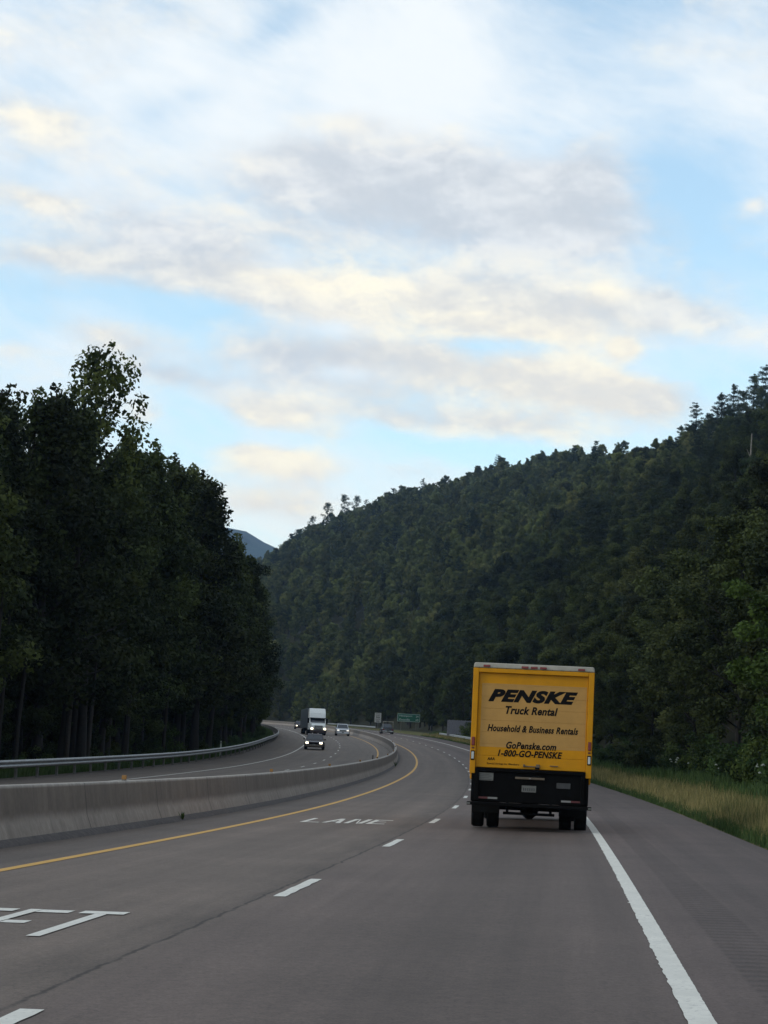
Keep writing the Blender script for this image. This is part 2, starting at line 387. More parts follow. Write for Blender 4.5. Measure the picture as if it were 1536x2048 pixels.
def paint(name, c, worn=.75):
    m, g, p = newmat(name)
    geo = g.new('ShaderNodeTexCoord').outputs['Object']
    n = g.noise(geo, 22, 5, .75); n2 = g.noise(geo, 2.5, 4, .6)
    w = g.m('MULTIPLY', g.smooth(n, .50, .70), g.lin(n2, .35, .65, .1, 1.0))
    c2 = g.mix(g.m('MULTIPLY', w, worn), c, (.19, .165, .16))
    f = g.lin(n2, .3, .7, .88, 1.06)
    g.put(p.inputs['Base Color'], g.mix(1.0, c2, g.comb(f, f, f), 'MULTIPLY')); p.inputs['Roughness'].default_value = .7
    return m
M_WHITE = paint('white_road_paint', (.66, .63, .56)); M_YELLOW = paint('yellow_road_paint', (.62, .33, .05))
def concrete():
    m, g, p = newmat('barrier_concrete')
    uv = g.new('ShaderNodeUVMap', uv_map='road').outputs[0]
    sp = g.new('ShaderNodeSeparateXYZ'); g.l.new(uv, sp.inputs[0]); h, s = sp.outputs[0], sp.outputs[1]
    geo = g.new('ShaderNodeTexCoord').outputs['Object']
    n = g.noise(geo, 9, 6, .65); big = g.noise(geo, .8, 4, .6)
    st = g.noise(g.comb(g.m('MULTIPLY', s, 3.2), g.m('MULTIPLY', h, .35), 0), 1.0, 6, .7)
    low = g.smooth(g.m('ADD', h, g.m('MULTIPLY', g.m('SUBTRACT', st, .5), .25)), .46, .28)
    c = g.mix(low, (.145, .115, .092), (.335, .285, .245))  # stained upper face, paler lower slope with its skylight painted in
    v = g.m('MULTIPLY', g.lin(st, .3, .7, .72, 1.2), g.m('MULTIPLY', g.lin(n, .3, .7, .88, 1.12), g.lin(big, .3, .7, .88, 1.12)))
    # formed joints every 6 m
    jj = g.m('ABSOLUTE', g.m('SUBTRACT', g.m('FRACT', g.m('DIVIDE', s, 6.1)), .5))
    v = g.m('MULTIPLY', v, g.smooth(jj, .002, .006, .45, 1.0))
    c = g.mix(g.smooth(h, .80, .84), c, (.36, .32, .28))  # paler top edge, the light it catches put into the colour
    g.put(p.inputs['Base Color'], g.mix(1.0, c, g.comb(v, v, v), 'MULTIPLY')); p.inputs['Roughness'].default_value = .9
    bp = g.new('ShaderNodeBump'); bp.inputs['Strength'].default_value = .3; bp.inputs['Distance'].default_value = .01
    g.put(bp.inputs['Height'], n); g.l.new(bp.outputs[0], p.inputs['Normal'])
    return m
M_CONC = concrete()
M_FOOT = simple('tar_foot', (.07, .058, .055), .9, var=.35, scale=8)
def ground_material():
    m, g, p = newmat('earth')
    uv = g.new('ShaderNodeUVMap', uv_map='road').outputs[0]
    sp = g.new('ShaderNodeSeparateXYZ'); g.l.new(uv, sp.inputs[0]); o, s = sp.outputs[0], sp.outputs[1]
    geo = g.new('ShaderNodeTexCoord').outputs['Object']
    n = g.noise(geo, .9, 6, .7); n2 = g.noise(geo, 7, 5, .7)
    forest = g.mix(n2, (.018, .016, .010), (.034, .036, .018))
    verge = g.mix(g.smooth(n, .4, .6), (.055, .075, .022), (.15, .12, .055))
    c = g.mix(g.m('MULTIPLY', g.smooth(s, 560, 520), g.m('MULTIPLY', g.smooth(o, 5.8, 6.2), g.smooth(o, 10.5, 8.8))), forest, verge)
    lv = g.m('MULTIPLY', g.smooth(o, -20.0, -19.0), g.smooth(o, 5.8, 5.0))
    c = g.mix(g.m('MULTIPLY', lv, .6), c, (.055, .055, .03))
    v = g.lin(n2, .25, .75, .65, 1.3)
    g.put(p.inputs['Base Color'], g.mix(1.0, c, g.comb(v, v, v), 'MULTIPLY')); p.inputs['Roughness'].default_value = .95; p.inputs['Specular IOR Level'].default_value = .1
    return m
M_EARTH = ground_material()
M_STEEL = simple('galvanised_steel', (.30, .30, .30), .5, .55, .25, 5)
M_STEELD = simple('weathered_post', (.14, .13, .12), .75, .3, .25, 5)
M_BLACK = simple('black_paint', (.0032, .0028, .003), .65, var=.3, spec=.06)
M_RUBBER = simple('rubber', (.006, .006, .006), .85, var=.3, spec=.15)
M_YEL = simple('yellow_truck_paint', (.56, .238, .001), .5, var=.07, scale=3, spec=.22)
M_TAN = simple('faded_cream_decal', (.46, .25, .072), .55, var=.06, scale=4, spec=.2)
M_LET = simple('black_lettering', (.005, .0045, .005), .6, var=.1, spec=.1)
M_CREAM = simple('white_moulding', (.30, .27, .22), .5, var=.12)
M_RED = simple('red_lens', (.16, .008, .012), .25, var=.1)
M_REDT = simple('red_reflective_tape', (.09, .008, .009), .4, var=.1)
M_WHT = simple('white_reflective_tape', (.22, .21, .20), .4, var=.1)
M_CLEAR = simple('clear_lens', (.50, .50, .48), .2, var=.1)
M_PLATE = simple('plate_white', (.12, .115, .105), .45, var=.15)
M_PLATEG = simple('plate_grey', (.035, .033, .035), .5, var=.2)
M_BRONZE = simple('worn_handle', (.13, .095, .065), .45, .4, .2)
M_GLASS = simple('window_glass', (.025, .032, .042), .06, 0, .1, spec=.8)
M_CHROME = simple('chrome', (.55, .55, .56), .2, .9, .08)
M_SILV = simple('silver_car_paint', (.52, .53, .56), .3, .35, .05, coat=.5)
M_DKRED = simple('dark_maroon_paint', (.030, .014, .018), .3, .1, .1, coat=.5)
M_DARKP = simple('black_car_paint', (.016, .016, .018), .3, .1, .1, coat=.5)
M_SEMI = simple('white_cab_paint', (.74, .76, .74), .35, 0, .05, coat=.4)
M_TRAIL = simple('slate_trailer_side', (.045, .055, .065), .5, .1, .1)
M_LAMP = emitter('headlamp', (1.0, .88, .60), 3.5)
M_LAMPS = emitter('dim_headlamp', (1.0, .90, .75), .7)
M_AMBER = simple('amber_reflector', (.28, .13, .025), .35, var=.1)
M_GREEN = simple('green_sign_sheeting', (.006, .090, .052), .4, var=.08)
M_SIGNL = simple('white_sign_legend', (.50, .52, .50), .45, var=.05)
M_SIGNW = simple('white_sign_sheeting', (.40, .38, .35), .45, var=.08)
M_SIGNB = simple('sign_back', (.20, .19, .21), .55, .3, .15)
M_SIGNBR = simple('brown_sign_back', (.10, .085, .07), .6, .2, .15)
M_DELIN = simple('delineator', (.52, .56, .46), .5, var=.1)

# ------------------------------------------------------------------ ground, road, markings
def strip(name, s, offs, dzs, mat, kind='structure', uvscale=None):
    """sheet along the road: s array, offs/dzs lists across"""
    s = np.asarray(s, float); n, m = len(s), len(offs)
    V = np.stack([road(s, np.full(n, o) if np.isscalar(o) else o, dz) for o, dz in zip(offs, dzs)], 1).reshape(-1, 3)
    i = np.arange(n - 1)[:, None] * m + np.arange(m - 1)[None]
    F = np.stack([i, i + 1, i + m + 1, i + m], -1).reshape(-1, 4)
    me = mesh_np(name, V, F, mat)
    uv = me.uv_layers.new(name='road')
    oo = np.stack([np.full(n, o) if np.isscalar(o) else np.asarray(o) for o in (uvscale or offs)], 1).reshape(-1)
    ss = np.repeat(s, m); li = F.ravel()
    uv.data.foreach_set('uv', np.stack([oo[li], ss[li]], -1).astype(np.float32).ravel())
    return me
def build_ground():
    s = np.concatenate([np.arange(-56, 120, 3), np.arange(120, 700, 6), np.arange(700, 1500, 20), np.arange(1500, 5300, 160)]).astype(float)
    o = np.array([-1800, -1200, -800, -500, -300, -200, -130, -90, -60, -45, -34, -27, -23, -20.5, -19.2, -18.72, -18.5, -10, -3, 6.2, 6.44, 7, 8, 9, 10, 11, 12.5, 14, 16, 19, 23, 28, 34, 41, 50, 60, 72, 86, 102, 122, 150, 190, 240, 310, 400, 520, 700, 1000, 1400, 1800])
    ps = np.interp(s, _S, _psi)
    X = np.interp(s, _S, _X)[:, None] + o * np.cos(ps)[:, None]; Y = np.interp(s, _S, _Y)[:, None] - o * np.sin(ps)[:, None]
    Z = terrain(X, Y)
    V = np.stack([X, Y, Z], -1).reshape(-1, 3); n, m = len(s), len(o)
    i = np.arange(n - 1)[:, None] * m + np.arange(m - 1)[None]
    F = np.stack([i, i + 1, i + m + 1, i + m], -1).reshape(-1, 4)
    me = mesh_np('ground', V, F, M_EARTH, smooth=True)
    uv = me.uv_layers.new(name='road'); li = F.ravel()
    uv.data.foreach_set('uv', np.stack([np.tile(o, n)[li], np.repeat(s, m)[li]], -1).astype(np.float32).ravel())
    tag(mobj('ground', me), kind='structure', label='rough grassy verge and dark forest floor around the highway', cat='ground')
build_ground()
SR = np.arange(-50, 606, 2.5)
me = strip('road', SR, [WSH, WSH + .02, -14, -10, OBC - .2, OBC + .2, -2, 2, ESH - .02, ESH], [-.35, 0, 0, 0, 0, 0, 0, 0, 0, -.35], M_ROAD)
tag(mobj('road', me), kind='structure', label='curving grey asphalt highway with both carriageways', cat='road')
rng = np.random.default_rng(3)
def line(name, o, w, mat, s0=-40, s1=560, jit=0.0, label=None):
    s = np.concatenate([np.arange(s0, min(45, s1), .07 if jit else 1.0), np.arange(45, s1 + 1, 1.5)]) if s0 < 45 else np.arange(s0, s1, 1.5)
    j = np.zeros((2, len(s)))
    if jit:
        j = rng.normal(0, jit, (2, len(s))); j[1] *= .4
        j[0] = (j[0] + np.roll(j[0], 1)) * .8 * (1 + 1.2 * (rng.random(len(s)) > .92))
    me = strip(name, s, [o - w / 2 + j[0], o + w / 2 + j[1]], [.005, .005], mat)
    tag(mobj(name, me), kind='structure', label=label, cat='road marking')
line('white_edge_line', OW, .155, M_WHITE, jit=.0035, label='solid white edge line along the right shoulder')
line('yellow_edge_line', OY, .15, M_YELLOW, label='solid yellow line beside the concrete barrier on the near carriageway')
line('yellow_edge_line', OLY, .13, M_YELLOW, label='solid yellow line on the oncoming carriageway behind the barrier')
line('white_edge_line', OLW, .13, M_WHITE, label='solid white line along the shoulder of the oncoming carriageway')
def dashes(name, o, s0, n, w, label):
    V = []; F = []
    for k in range(n):
        c = s0 + 12.19 * k
        ss = np.linspace(c - 1.52, c + 1.52, 14)
        a = road(ss, o - w / 2 + rng.normal(0, .004, 14), .006); b = road(ss, o + w / 2 + rng.normal(0, .004, 14), .006)
        base = len(V); V += a.tolist() + b.tolist()
        F += [(base + i, base + 14 + i, base + 15 + i, base + 1 + i) for i in range(13)]
    tag(mobj(name, mesh_np(name, V, F, M_WHITE)), kind='structure', label=label, cat='road marking')
dashes('lane_dashes', 0.0, 9.2, 45, .13, 'white dashes between the two near lanes')
dashes('lane_dashes', OLD, 6.0, 45, .12, 'white dashes between the two oncoming lanes')
def letters(word, o0, pitch, s0, hh, w, st):
    """painted road lettering: strokes as quads in (o, s)"""
    G = {'L': [(0, 0, st, hh), (st, 0, w, st * 2.6)],
         'A': [('q', (0, 0), (st, 0), (w / 2 + st * .45, hh), (w / 2 - st * .45, hh)), ('q', (w - st, 0), (w, 0), (w / 2 + st * .5, hh - .02), (w / 2 - st * .4, hh - .02)), (st * .9, hh * .3, w - st * .9, hh * .3 + st * 2.2)],
         'N': [(0, 0, st, hh), (w - st, 0, w, hh), ('q', (w - st * 1.3, 0), (w - st, 0), (st * 1.3, hh), (st, hh))],
         'E': [(0, 0, st, hh), (st, 0, w, st * 2.6), (st, hh * .44, w * .85, hh * .44 + st * 2.4), (st, hh - st * 2.6, w, hh)],
         'F': [(0, 0, st, hh), (st, hh * .44, w * .8, hh * .44 + st * 2.4), (st, hh - st * 2.6, w, hh)],
         'T': [(w / 2 - st / 2, 0, w / 2 + st / 2, hh - st * 2.6), (0, hh - st * 2.6, w, hh)]}
    V = []; F = []; lv = 0
    for i, ch in enumerate(word):
        for q in G[ch]:
            if q[0] == 'q': P = q[1:]
            else: P = ((q[0], q[1]), (q[2], q[1]), (q[2], q[3]), (q[0], q[3]))
            b = len(V); lv = (lv + 1) % 4
            for (a, c) in P: V.append(road(s0 + c, o0 + i * pitch + a, .005 + .0012 * lv).tolist())
            F.append((b, b + 1, b + 2, b + 3))
    return mesh_np('lane_lettering', V, F, M_WHITE)
tag(mobj('lane_lettering', letters('LEFT', -2.74, .48, 14.8, 2.45, .39, .105)), kind='structure', label='white painted road word ending in FT near the lower left corner', cat='road marking')
tag(mobj('lane_lettering', letters('LANE', -2.72, .47, 42.6, 2.75, .40, .105)), kind='structure', label='white painted road word LANE ahead in the left lane', cat='road marking')

# ------------------------------------------------------------------ median barrier
def build_barrier():
    s = np.arange(-45, 560, 1.25)
    prof = [(-.31, 0), (-.31, .075), (-.17, .33), (-.095, .84), (-.08, .858), (.08, .858), (.095, .84), (.17, .33), (.265, .09), (.265, 0)]
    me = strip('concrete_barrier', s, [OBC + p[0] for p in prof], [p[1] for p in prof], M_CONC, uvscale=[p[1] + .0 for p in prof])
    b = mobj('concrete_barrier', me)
    tag(b, 'long curving grey concrete median barrier with stained upper face', 'barrier')
    f = strip('foot', s, [OBC + .262, OBC + .275, OBC + .36 + rng.normal(0, .012, len(s)), OBC + .40 + rng.normal(0, .015, len(s))], [.10, .095, .04, -.01], M_FOOT)
    mobj('foot', f, b)
    for k, sv in enumerate((37.2, 58, 77, 96, 114, 133, 152, 175, 200)):
        p = road(sv, OBC - .02, .859); psi = heading(sv)
        mb = MB(); mb.box(-.045, .045, -.012, .012, .018, .10); mb.cur = 1; mb.box(-.035, .035, -.06, .06, 0, .018)
        o = mb.build('reflector', [M_AMBER, M_STEELD], b, .006); o.location = p; o.rotation_euler = (0, 0, -psi)
    return b
build_barrier()
p = road(116.5, OBC - .38, 0)
mb = MB(); mb.box(-.05, .05, -.02, .02, 0, 1.02); o = mb.build('marker_post', M_STEELD, None, .01); o.location = p
tag(o, 'thin dark marker post standing behind the barrier at its sharpest bend', 'post')

# ------------------------------------------------------------------ guardrails
def guardrail(name, o_, s0, s1, step, label, side):
    root = empty(name, road((s0 + s1) / 2, o_).tolist()); inv = Matrix.Translation(-Vector(root.location))
    s = np.arange(s0, s1 + .1, 1.2); d = side
    prof = [(0, .76), (.045 * d, .74), (.075 * d, .69), (.075 * d, .655), (.0, .615), (-.0, .575), (.075 * d, .535), (.075 * d, .50), (.045 * d, .455), (0, .44),
            (-.006 * d, .44), (.038 * d, .458), (.066 * d, .50), (.066 * d, .535), (-.009 * d, .575), (-.009 * d, .615), (.066 * d, .655), (.066 * d, .69), (.038 * d, .735), (-.006 * d, .76), (0, .76)]
    me = strip('rail', s, [o_ + p[0] for p in prof], [p[1] for p in prof], M_STEEL)
    me.transform(inv); mobj('rail', me, root)
    proto = None
    for i, sv in enumerate(np.arange(s0 + .5, s1, step)):
        p = road(sv, o_ - .11 * d, 0); psi = heading(sv)
        if proto is None:
            mb = MB(); mb.box(-.05, .05, -.075, .075, -.4, .74); mb.box(-.02 if d < 0 else .05, .02 if d > 0 else -.05, -.07, .07, .45, .73) if False else None
            proto = mb.build('post', M_STEELD, root, .008)
            q = proto
        else:
            q = proto.copy(); COL.objects.link(q); q.parent = root
        q.location = Vector(p.tolist()) - Vector(root.location); q.rotation_euler = (0, 0, -psi)
    tag(root, label, 'guardrail'); return root
guardrail('guardrail', OR_, 44, 420, 3.81, 'long steel guardrail curving along the left tree line', 1)
guardrail('guardrail', 8.3, 236, 318, 3.81, 'short bright steel guardrail right of the road behind the yellow truck', -1)
guardrail('guardrail', 8.0, 430, 560, 3.81, 'distant grey guardrail right of the road beyond the black pickup', -1)
def delineator(sv, o_, h, label):
    p = road(sv, o_, 0); mb = MB(); mb.box(-.055, .055, -.012, .012, -.3, h); mb.cur = 1; mb.box(-.05, .05, -.018, -.013, h - .2, h - .05)
    o = mb.build('delineator', [M_DELIN, M_WHT], None, .005); o.location = p.tolist(); o.rotation_euler = (0, 0, -heading(sv))
    tag(o, label, 'delineator', 'delineators behind the left guardrail')
delineator(152, -18.6, 1.15, 'pale delineator post behind the left guardrail beside a yellowish shrub')
delineator(436, -18.7, 1.5, 'pale delineator post at the far end of the left guardrail')

# ------------------------------------------------------------------ signs
def text_mesh(name, body, width, height, mat, parent, loc, rot=(R(90), 0, 0), shear=0.0, bold=0.0, depth=.002):
    cu = bpy.data.curves.new(name, 'FONT'); cu.body = body; cu.size = 1.0; cu.shear = shear; cu.offset = bold
    cu.extrude = 0.004; cu.space_character = 1.0 + bold * 1.8; cu.align_x = 'CENTER'; cu.resolution_u = 4
    t = bpy.data.objects.new(name, cu); COL.objects.link(t)
    dg = bpy.context.evaluated_depsgraph_get(); me = bpy.data.meshes.new_from_object(t.evaluated_get(dg))
    bpy.data.objects.remove(t); bpy.data.curves.remove(cu)
    co = np.empty(len(me.vertices) * 3, np.float32); me.vertices.foreach_get('co', co); co = co.reshape(-1, 3)
    mn, mx = co.min(0), co.max(0); ctr = (mn + mx) / 2; sz = mx - mn
    co = (co - ctr) * np.array([width / sz[0], height / sz[1], depth / max(sz[2], 1e-6)])
    me.vertices.foreach_set('co', co.astype(np.float32).ravel()); me.name = name
    me.materials.clear(); me.materials.append(mat); me.update()
    o = mobj(name, me, parent); o.location = loc; o.rotation_euler = rot; return o
def sign(name, sv, o_, w, z0, z1, mat, posts, label, cat, facing=1, back=None, border=None):
    p = road(sv, o_, 0); p[2] = terrain(np.array(p[0]), np.array(p[1]))
    root = empty(name, p.tolist(), -heading(sv) + (0 if facing > 0 else math.pi))
    mb = MB(); mb.box(-w / 2, w / 2, -.02, .02, z0, z1); mb.build('panel', mat, root, .01)
    if border:
        mb = MB(); t = .05; e = .04
        mb.box(-w / 2 + e, w / 2 - e, -.024, -.021, z1 - e - t, z1 - e); mb.box(-w / 2 + e, w / 2 - e, -.024, -.021, z0 + e, z0 + e + t)
        mb.box(-w / 2 + e, -w / 2 + e + t, -.024, -.021, z0 + e + t, z1 - e - t); mb.box(w / 2 - e - t, w / 2 - e, -.024, -.021, z0 + e + t, z1 - e - t)
        mb.build('border', border, root)
    for px in posts:
        mb = MB(); mb.box(px - .05, px + .05, .022, .12, -.8, z1 - .1); mb.build('post', M_STEELD, root, .01)
    tag(root, label, cat); return root
g1 = sign('guide_sign', 384, 9.7, 4.4, 1.75, 3.3, M_GREEN, (-1.45, 1.45), 'green highway sign with two lines of white words on the right verge', 'road sign', border=M_SIGNL)
text_mesh('lettering', 'Newport', 2.5, .40, M_SIGNL, g1, (-.55, -.026, 2.84)); text_mesh('lettering', '24', .52, .36, M_SIGNL, g1, (1.62, -.026, 2.84))
text_mesh('lettering', 'Knoxville', 2.0, .40, M_SIGNL, g1, (-.80, -.026, 2.17)); text_mesh('lettering', '69', .52, .36, M_SIGNL, g1, (1.62, -.026, 2.17))
g2 = sign('speed_limit_sign', 436, 9.1, 1.45, 1.35, 3.45, M_SIGNW, (0,), 'white two panel speed limit sign beside the distant black pickup', 'road sign', border=None)
text_mesh('lettering', 'SPEED', 1.0, .22, M_LET, g2, (0, -.024, 3.22)); text_mesh('lettering', 'LIMIT', .9, .22, M_LET, g2, (0, -.024, 2.88))
text_mesh('lettering', '55', .8, .34, M_LET, g2, (0, -.024, 2.45), bold=.02); text_mesh('lettering', 'TRUCKS', 1.1, .20, M_LET, g2, (0, -.024, 2.0)); text_mesh('lettering', '50', .7, .28, M_LET, g2, (0, -.024, 1.62), bold=.02)
g3 = sign('sign_back', 302, 9.75, 3.8, .15, 2.5, M_SIGNB, (-1.3, 1.3), 'large dark grey ribbed back of a sign behind the right guardrail', 'road sign')
mb = MB()
for i in range(13): mb.box(-1.88 + i * .30, -1.82 + i * .30, -.06, -.021, .15, 2.49 + .10 * (i % 2))
mb.build('stiffener', M_SIGNB, g3, .004)
g4 = sign('sign_back', 352, -20.2, 1.25, 2.0, 4.5, M_SIGNBR, (-.35, .35), 'dull brown back of a tall sign behind the far left guardrail', 'road sign')

# ------------------------------------------------------------------ vehicles
def wheel(parent, x, y, r, w, side, rimmat, dual=False):
    mb = MB(); mb.lathe_x([(-w / 2 + .02, r * .62), (-w / 2, r * .72), (-w / 2, r * .93), (-w / 2 + .035, r), (w / 2 - .035, r), (w / 2, r * .93), (w / 2, r * .72), (w / 2 - .02, r * .62)], 28)
    t = mb.build('wheel', M_RUBBER, parent, smooth=False); t.location = (x, y, r)
    mr = MB(); mr.lathe_x([(side * (w / 2 - .05), r * .60), (side * (w / 2 - .03), r * .62), (side * (w / 2 - .075), r * .5), (side * (w / 2 - .09), r * .25), (side * (w / 2 - .03), r * .18), (side * (w / 2 - .03), .001)], 20)
    mr.build('rim', rimmat, t)
    return t
def box_truck():
    sv = 40.8; oc = 2.155
    root = empty('box_truck', road(sv, oc).tolist(), -heading(sv) + .004)
    W = 1.315; zb, zt = 1.34, 3.60
    mb = MB(); mb.box(-W, W, .30, 7.6, zb - .28, zt - .03); mb.build('cargo_box', M_YEL, root, .03)
    # rear frame: two posts and a header, proud of the box
    mb = MB(); mb.box(-W - .004, -1.195, 0, .298, 1.2, zt - .108); mb.box(1.195, W + .004, 0, .298, 1.2, zt - .108); mb.box(-1.193, 1.193, 0, .298, 3.395, zt - .108)
    mb.build('rear_frame', M_YEL, root, .012)
    mb = MB(); mb.hexa([(-W - .01, -.012, zt - .105), (W + .01, -.012, zt - .105), (W + .01, .32, zt - .105), (-W - .01, .32, zt - .105)],
                       [(-W + .02, .02, zt + .01), (W - .02, .02, zt + .01), (W + .005, .32, zt + .01), (-W - .005, .32, zt + .01)])
    hd = mb.build('roof_header', M_CREAM, root, .025)
    for cx in (-1.03, -.20, 0, .20, 1.03):
        mb = MB(); mb.box(cx - .075, cx + .075, -.028, .006, zt - .085, zt - .038); mb.build('marker_light', M_RED, hd, .008)
    mb = MB()
    for i in range(13): mb.cyl((-1.2 + i * .2, -.016, zt - .098), 'y', .009, .009, .012, 8)
    mb.build('rivet', M_STEELD, hd)
    # corner caps
    # roll-up door of slats
    dr = MB(); zs = np.linspace(1.34, 3.393, 9)
    for a, b in zip(zs[:-1], zs[1:]): dr.box(-1.192, 1.192, .075, .115, a + .0012, b - .0012)
    door = dr.build('roll_up_door', M_YEL, root, .005)
    tp = MB()
    for a, b in zip(zs[:-1], zs[1:]):
        lo, hi = max(a + .0016, 1.785), min(b - .0016, 3.165)
        if hi > lo: tp.box(-1.12, 1.165, .0725, .0745, lo, hi)
    tp.build('cream_panel', M_TAN, door)
    L = lambda body, w, h, x, z, sh=.28, bold=0.0: text_mesh('lettering', body, w, h, M_LET, door, (x, .0705, z), shear=sh, bold=bold)
    L('PENSKE', 1.95, .28, .00, 2.91, .35, .062)
    L('Truck Rental', 1.14, .175, -.02, 2.60, .25, .036)
    L('Household & Business Rentals', 1.97, .15, .02, 2.20, .25, .033)
    L('GoPenske.com', 1.09, .155, .0, 1.84, .25, .034)
    L('1-800-GO-PENSKE', 1.40, .145, -.02, 1.665, .25, .034)
    L('AAA', .16, .065, -.86, 1.53, .1, .03); L('Special Savings for Members', .70, .05, -.60, 1.425, .1, .006)
    mb = MB(); mb.box(-.16, .2, .035, .07, 1.39, 1.41); mb.box(.12, .2, .03, .07, 1.36, 1.45); mb.box(.42, .60, .04, .07, 1.42, 1.44); mb.box(-.16, -.12, .03, .07, 1.38, 1.44)
    mb.build('latch', M_BRONZE, door, .006)
    mb = MB(); mb.box(.10, .2, .02, .07, 1.345, 1.385); mb.build('padlock', M_BLACK, door, .01)
    # lamps in the posts
    for sx in (-1, 1):
        x = sx * 1.262
        mb = MB(); mb.box(x - .036, x + .036, -.03, .004, 1.80, 1.985); mb.build('tail_light', M_RED, root, .012)
        mb = MB(); mb.box(x - .03, x + .03, -.015, .004, 1.735, 1.765); mb.build('side_reflector', M_REDT, root, .004)
        mb = MB(); mb.box(x - .042, x + .042, -.022, .003, 1.485, 1.69); b_ = mb.build('lamp_housing', M_BLACK, root, .02)
        mb = MB(); mb.box(x - .027, x + .027, -.032, -.023, 1.51, 1.665); mb.build('reversing_light', M_CLEAR, b_, .012)
    # black ramp housing and bumper under the floor
    mb = MB(); mb.box(-1.27, 1.27, .02, .9, .60, 1.325); hs = mb.build('ramp_housing', M_BLACK, root, .015)
    mb = MB(); mb.box(-1.19, 1.19, -.04, .018, 1.255, 1.33); mb.box(-1.19, -1.1, -.03, .018, .62, 1.25); mb.box(1.1, 1.19, -.03, .018, .62, 1.25)
    mb.build('housing_trim', M_BLACK, hs, .008)
    mb = MB(); mb.box(-.32, .32, -.02, .018, 1.115, 1.165); mb.build('ramp_handle', M_BRONZE, hs, .01)
    mb = MB(); mb.box(-.02, .02, -.03, -.0205, 1.125, 1.15); mb.build('licence_lamp', M_WHT, hs, .003)
    mb = MB(); mb.box(-1.14, -.79, .006, .018, 1.055, 1.225); mb.build('notice_plate', M_PLATE, hs, .006)
    mb = MB()
    for i in range(4): mb.box(-1.11, -.83 - .05 * (i % 2), .0045, .0055, 1.075 + i * .036, 1.085 + i * .036)
    mb.build('small_print', M_PLATEG, hs)
    mb = MB(); mb.box(-.17, .14, .004, .018, .845, .985); mb.box(-.17, .14, .002, .0035, .955, .985); lp = mb.build('licence_plate', M_PLATE, hs, .004)
    text_mesh('plate_number', 'R4 1862', .25, .065, M_LET, lp, (-.015, .0028, .905)) if False else None
    mb = MB()
    for i in range(6): mb.box(-.14 + i * .045, -.115 + i * .045, .002, .0035, .875, .935)
    mb.build('plate_number', M_PLATEG, lp)
    mb = MB(); mb.box(.58, .88, .006, .018, .955, 1.075); mb.build('sticker', M_PLATEG, hs, .004)
    for sx in (-1, 1):
        mb = MB(); mb.box(min(sx * .9, sx * 1.15), max(sx * .9, sx * 1.15), .004, .018, .655, .70) if False else None
        mb = MB(); mb.box(*sorted((sx * .90, sx * 1.17)), .004, .018, .665, .705); mb.build('red_tape', M_REDT, hs)
        mb = MB(); mb.box(*sorted((sx * .69, sx * .898)), .004, .018, .665, .705); mb.build('white_tape', M_WHT, hs)
    mb = MB(); mb.box(-1.345, 1.345, -.16, .06, .52, .592); bp = mb.build('step_bumper', M_BLACK, root, .012)
    for sx in (-1, 1):
        mb = MB(); mb.box(*sorted((sx * 1.27, sx * 1.342)), -.166, -.161, .535, .575); mb.build('bumper_end_plate', M_PLATE, bp)
    mb = MB(); mb.box(-.56, .56, .25, .34, .34, .40); mb.box(-.5, -.44, .22, .34, .40, .60); mb.box(.44, .5, .22, .34, .40, .60); mb.box(-.42, -.1, .24, .3, .44, .475); mb.box(.15, .42, .24, .3, .44, .475)
    mb.build('underride_bar', M_BLACK, root, .01)
    mb = MB(); mb.box(-.45, -.37, .4, 9.2, .62, .86); mb.box(.37, .45, .4, 9.2, .62, .86); mb.build('frame_rail', M_BLACK, root)
    mb = MB(); mb.cyl((-.9, 2.0, .48), 'x', .08, .08, 1.8, 14); mb.lathe_x([(-.22, .05), (-.17, .16), (-.06, .25), (.06, .25), (.17, .16), (.22, .05)], 16, 0, 1.95, .47); mb.build('axle', M_BLACK, root)
    for sx in (-1, 1):
        for k, x in enumerate((1.155, .815)): wheel(root, sx * x, 2.0, .48, .27, sx if k == 0 else -sx, M_PLATEG)
        wheel(root, sx * 1.05, 8.4, .48, .26, sx, M_PLATEG)
        mb = MB(); mb.box(*sorted((sx * .66, sx * 1.28)), 1.36, 1.375, .33, .93); mb.build('mud_flap', M_RUBBER, root)
    # the cab in front of the box
    prof = [(7.7, .55), (9.75, .55), (9.85, .8), (9.8, 1.25), (9.2, 1.45), (8.75, 2.25), (8.5, 2.42), (7.75, 2.45)]
    mb = MB(); mb.loft([[(x, y, z) for y, z in prof] for x in (-1.0, 1.0)]); mb.build('cab', M_YEL, root, .06)
    mb = MB(); mb.hexa([(-.88, 9.19, 1.5), (.88, 9.19, 1.5), (.82, 8.80, 2.2), (-.82, 8.80, 2.2)], [(-.88, 9.205, 1.51), (.88, 9.205, 1.51), (.82, 8.815, 2.21), (-.82, 8.815, 2.21)]); mb.build('windscreen', M_GLASS, root)
    for sx in (-1, 1):
        mb = MB(); mb.box(*sorted((sx * 1.002, sx * 1.012)), 7.95, 8.65, 1.5, 2.15); mb.build('side_window', M_GLASS, root)
        mb = MB(); mb.box(*sorted((sx * 1.0, sx * 1.22)), 8.72, 8.76, 1.78, 1.81); mb.box(*sorted((sx * 1.12, sx * 1.28)), 8.68, 8.78, 1.5, 2.0); mb.build('mirror', M_BLACK, root, .01)
        mb = MB(); mb.box(*sorted((sx * .6, sx * .9)), 9.84, 9.87, .85, 1.05); mb.build('headlight', M_CLEAR, root, .01)
    mb = MB(); mb.box(-1.05, 1.05, 9.86, 9.98, .42, .68); mb.build('front_bumper', M_BLACK, root, .03)
    root.scale = (.935, .935, .935)
    tag(root, 'yellow rental box truck seen from behind with cream door panel and black lettering', 'truck')
box_truck()

